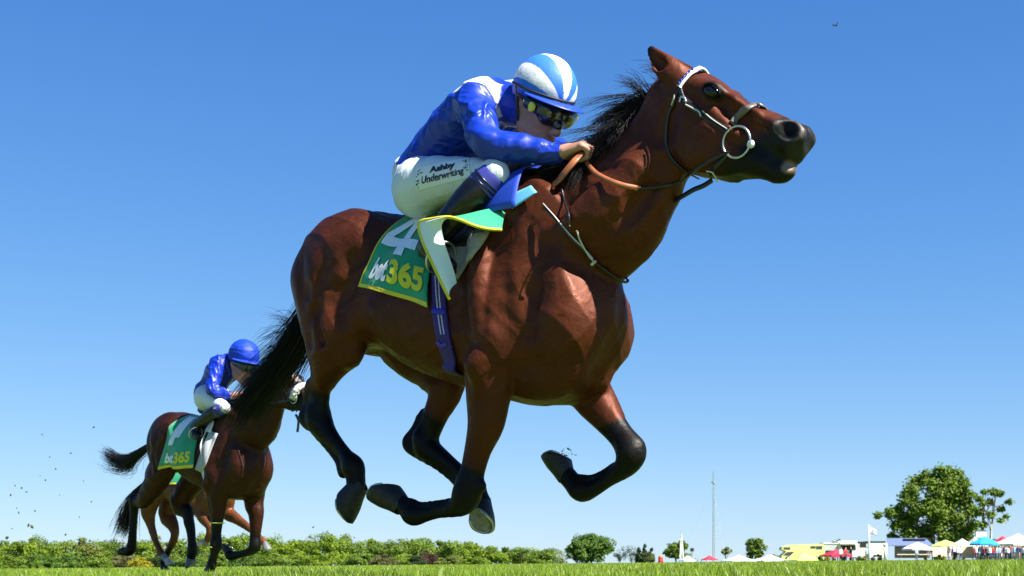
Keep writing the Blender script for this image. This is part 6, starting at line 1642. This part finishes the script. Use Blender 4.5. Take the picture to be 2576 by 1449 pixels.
# its rider, all in royal blue
z7 = lambda x, y, o: H2.pl(*Z7(x, y), o)
J2 = dict(pelvis=z7(262, 700, 0), waist=z7(345, 560, 0), chest=z7(430, 445, 0), upper=z7(530, 380, 0), neck=z7(600, 345, 0), shoulderN=z7(370, 355, .165), shoulderF=z7(690, 350, -.165), elbowN=z7(300, 665, .27), elbowF=z7(820, 590, -.26),
          wristN=z7(530, 740, .13), wristF=z7(760, 715, -.09), gripN=z7(640, 735, .08), gripF=z7(735, 740, -.03), knuckN=(.2, -.3, .9), knuckF=(.2, .3, .9), hipN=z7(235, 740, .125), hipF=z7(330, 720, -.125), kneeN=z7(450, 880, .23), kneeF=z7(640, 850, -.22),
          calfN=z7(290, 960, .26), calfF=z7(520, 950, -.25), ankleN=z7(80, 1120, .29), ankleF=z7(330, 1120, -.28), toeN=z7(130, 1190, .31), toeF=z7(420, 1190, -.3))
R2 = Rider(J2, z7(668, 330, 0), (.93, -.16, -.22), (.16, .98, 0), 1.28)
rider2 = empty('person', tuple(h2.location), H2.a, 'rider in plain royal blue silks, cap and goggles on the dark horse behind', 'person', 'riders in the race')
S = SDF(); R2.body(S); V, Q = S.mesh(.0095); mesh_np('body', V, Q, M_SKIN, rider2, colors=skin_tint(R2)(V))
jacket(R2, rider2, lambda V: np.tile(BLUE_S * (.8, .8, 1.05), (len(V), 1)), .012, seed=5, amp=.024)
breeches(R2, rider2, .012); boots(R2, rider2, .011); stirrups(R2, sd2, (-.22, 0, 1.60))
helmet(R2, rider2, lambda a, b, u: np.tile(BLUE_S, (len(a), 1)), M_CAP, .008, .012); goggles(R2, rider2, False)
reins2 = empty('reins', tuple(h2.location), H2.a, 'dark reins of the dark horse behind, held by the rider in royal blue', 'reins')
for sd, g in ((-1, 'gripN'), (1, 'gripF')):
    a_ = J2[g]; b_ = head_pt(P2['poll'], .46, .11, .10 * sd); mid = np.array(H2_BVH.find_nearest(Vector(.5 * a_ + .5 * b_ + np.array((0, .1 * sd, -.05))))[0]) + (0, .012 * sd, 0)
    strap_np('rein', [a_, mid, b_], [np.array((0, sd, .2))] * 3, .02, .005, M_BLACKL, reins2)
# grass strands and plaited bands caught on the near foreleg
M_BAND2 = mat('yellow_leg_band', (.55, .60, .10), rough=.6)
p = L2[0]['chains'][0][0]
ring_obj('leg_band', (H2.pl(*Z6(1122, 910), .17)), (0, 0, 1), .068, .006, M_BAND2, h2, 20); ring_obj('leg_band', (H2.pl(*Z6(1098, 1142), .17)), (.1, 0, 1), .062, .005, M_BAND2, h2, 20)

# ---- the chestnut further back
H3 = Frame((519 - 1288) / FPX * 20., 20., 43)
f3 = lambda x, y, o, r: n6(H3, x, y, o, r)
CH3 = np.array((.30, .098, .030))
L3 = [dict(chains=[([(.05, -.17, 1.02, .11), f3(970, 800, .16, .10), f3(1000, 870, .16, .08), f3(1055, 940, .16, .055)], .05, fl8), ([f3(1055, 940, .16, .055), f3(1050, 1000, .16, .045), f3(1020, 1080, .16, .04), f3(1005, 1110, .16, .045)], .015)], black=[(f3(1005, 1100, .16, 0)[:3], f3(980, 1130, .16, 0)[:3], .1, -1, -.5)], sock=WHT * .8),
      dict(chains=[([(.25, .15, .98, .11), f3(1220, 800, -.15, .105), f3(1310, 865, -.15, .075), f3(1420, 945, -.15, .052)], .05, fl8), ([f3(1420, 945, -.15, .052), f3(1500, 1010, -.15, .04), f3(1560, 1075, -.15, .046), f3(1590, 1110, -.15, .042)], .015)], black=[(f3(1540, 1050, -.15, 0)[:3], f3(1560, 1075, -.15, 0)[:3], .02, 2, 3)]),
      dict(chains=[([(-.95, -.155, 1.3, .19), f3(460, 760, .16, .14), f3(470, 880, .15, .085), f3(498, 990, .14, .055)], .06, ((0, 1, 0), .75)), ([f3(498, 990, .14, .056), f3(530, 1090, .13, .042), f3(590, 1210, .13, .046), f3(640, 1280, .13, .042)], .015)], black=[(f3(630, 1265, .13, 0)[:3], f3(680, 1310, .13, 0)[:3], .09, -1, -.5)], sock=WHT * .8),
      dict(chains=[([(-.90, .15, 1.3, .19), f3(640, 800, -.16, .15), f3(690, 920, -.15, .10), f3(715, 1000, -.14, .07), f3(700, 1080, -.14, .06)], .06, ((0, 1, 0), .75)), ([f3(700, 1080, -.14, .058), f3(655, 1170, -.13, .044), f3(610, 1260, -.13, .05), f3(600, 1310, -.13, .044)], .015)], black=[(f3(660, 1150, -.13, 0)[:3], f3(600, 1320, -.13, 0)[:3], .12, -.5, .3)])]
P3 = dict(P1); P3.update(legs=L3, base=CH3, dark=np.array((.12, .04, .016)), muzzle=np.array((.10, .05, .03)))
h3 = empty('racehorse', (H3.w[0], H3.w[1], ground_z(H3.w[0], 0)), H3.a, 'chestnut racehorse with a white sock, mostly hidden behind the dark bay', 'horse', 'horses galloping in the race')
V, Q = horse_sdf(P3).mesh(.02)
H3_BVH = BVHTree.FromPolygons([tuple(v) for v in V.tolist()], Q.tolist())
mesh_np('body', V, Q, M_COAT, h3, colors=coat_colors(V, P3))
M_PINKHOOF = mat('hoof_pale', (.45, .36, .30), rough=.6, var=.2)
hoof6(H3, h3, (640, 1270), (760, 1335), (-.5, .1, -.9), .13, horn=M_PINKHOOF, size=1.1); hoof6(H3, h3, (600, 1310), (640, 1360), (-.5, .1, -.9), -.13, size=1.1)
hoof6(H3, h3, (1590, 1110), (1660, 1185), (-.3, .1, -.9), -.15, horn=M_GREYHOOF, size=1.1); hoof6(H3, h3, (1005, 1105), (955, 1140), (-.4, .1, .9), .16, horn=M_PINKHOOF, size=1.1)
eyes(P3, H3_BVH, h3, .01)
T3 = lambda x, y, o=0: H3.pl(*Z6(x, y), o)
strands('tail', [tail_strands(tr, [g0, T3(330, 640), T3(265, 780), T3(235, 900), T3(215, 980), T3(180, 1030)], 500, rt, np.array((.08, .07, .06)), .0028, (.5, 1))], h3)
cr3 = np.array([np.array(H3_BVH.find_nearest(Vector(p))[0]) for p in cr])
strands('mane', [hair_clump(cr3, np.tile((-.5, -.3, -.1), (len(cr3), 1)), .26, 500, rt, .003, spread=.05, droop=.5, curl=.05, clump=20)], h3, mat('chestnut_hair', (.10, .035, .014), rough=.5))
nc3 = empty('number_cloth', tuple(h3.location), H3.a, 'green saddle cloth on the chestnut, seen under the dark bay\'s belly', 'saddle cloth')
cloth_for(H3_BVH, nc3, -.68, -.20, -.60, -.14, 1.55)
sd3 = empty('racing_saddle', tuple(h3.location), H3.a, 'small saddle with a pale girth on the chestnut behind the dark bay', 'saddle')
girth_for(H3_BVH, sd3, M_GIRTHW, w=.09); drape_grid(H3_BVH, (-.20, -.12), (.0, -.02), 0, 1.45, .02, name='pad', m=M_WHT, parent=sd3)
simple_bridle(H3, H3_BVH, P3, h3, 'plain black bridle on the chestnut behind the dark bay')
# ------------------------------------------------------------------ turf thrown up by the hooves, and a bird
M_CLOD = mat('soil', (.045, .040, .018), rough=.95, var=.5, vscale=40)
r = random.Random(9)
CL = [(38, 1222), (55, 1227), (66, 1237), (42, 1278), (47, 1290), (72, 1321), (81, 1325), (18, 1352), (98, 1372), (60, 1370), (114, 1208), (101, 1196), (27, 1245), (178, 1140), (106, 1093), (140, 1180), (230, 1262), (788, 1326), (200, 1300), (30, 1330), (125, 1150), (165, 1345), (210, 1210), (236, 1075), (88, 1285), (150, 1245)]
for k, (x, y) in enumerate(CL):
    Y = 15 + r.uniform(-2, 4); p = np.array(((x - 1288) / FPX * Y, Y, CAM_H + (HORIZON - y) / FPX * Y)); s = (.020 if k in (7, 8, 5, 6, 17) else .009) * r.uniform(.8, 1.2)
    V = []; bm = bmesh.new(); bmesh.ops.create_icosphere(bm, subdivisions=1, radius=s)
    for v in bm.verts: v.co = Vector((v.co.x * r.uniform(.7, 2.0), v.co.y * r.uniform(.6, 1.3), v.co.z * r.uniform(.4, .9)))
    V = [tuple(v.co) for v in bm.verts]; Fc = [tuple(v.index for v in f.verts) for f in bm.faces]; bm.free()
    o = mesh_np('turf_clod', V, Fc, M_CLOD, None, False); o.location = tuple(p); o.rotation_euler = (r.random() * 3, r.random() * 3, r.random() * 3)
    tag(o, 'small dark clod of turf flying in the air behind the galloping horses', 'clod', 'turf clods in the air')
Y = 60; o = empty('bird', ((2101 - 1288) / FPX * Y, Y, CAM_H + (HORIZON - 64) / FPX * Y), .4, 'tiny dark bird flying high in the blue sky above the leading horse', 'bird')
S = SDF(); S.chain([(-.10, 0, 0, .012), (-.03, 0, 0, .032), (.05, 0, .005, .026), (.09, 0, .012, .018), (.115, 0, .010, .004)], k=.02); S.chain([(-.09, 0, 0, .012), (-.16, .02, 0, .006)], k=.01); S.chain([(-.09, 0, 0, .012), (-.16, -.02, 0, .006)], k=.01); v, q = S.mesh(.01); M_BIRD = mat('feathers', (.02, .02, .025), rough=.8); mesh_np('body', v, q, M_BIRD, o)
for sd in (-1, 1):
    S = SDF(); S.chain([(.03, .01 * sd, .01, .018), (.05, .09 * sd, .07, .014), (-.03, .20 * sd, .10, .005)], k=.01, n=3); v, q = S.mesh(.007); mesh_np('wing', v, q, M_BIRD, o)
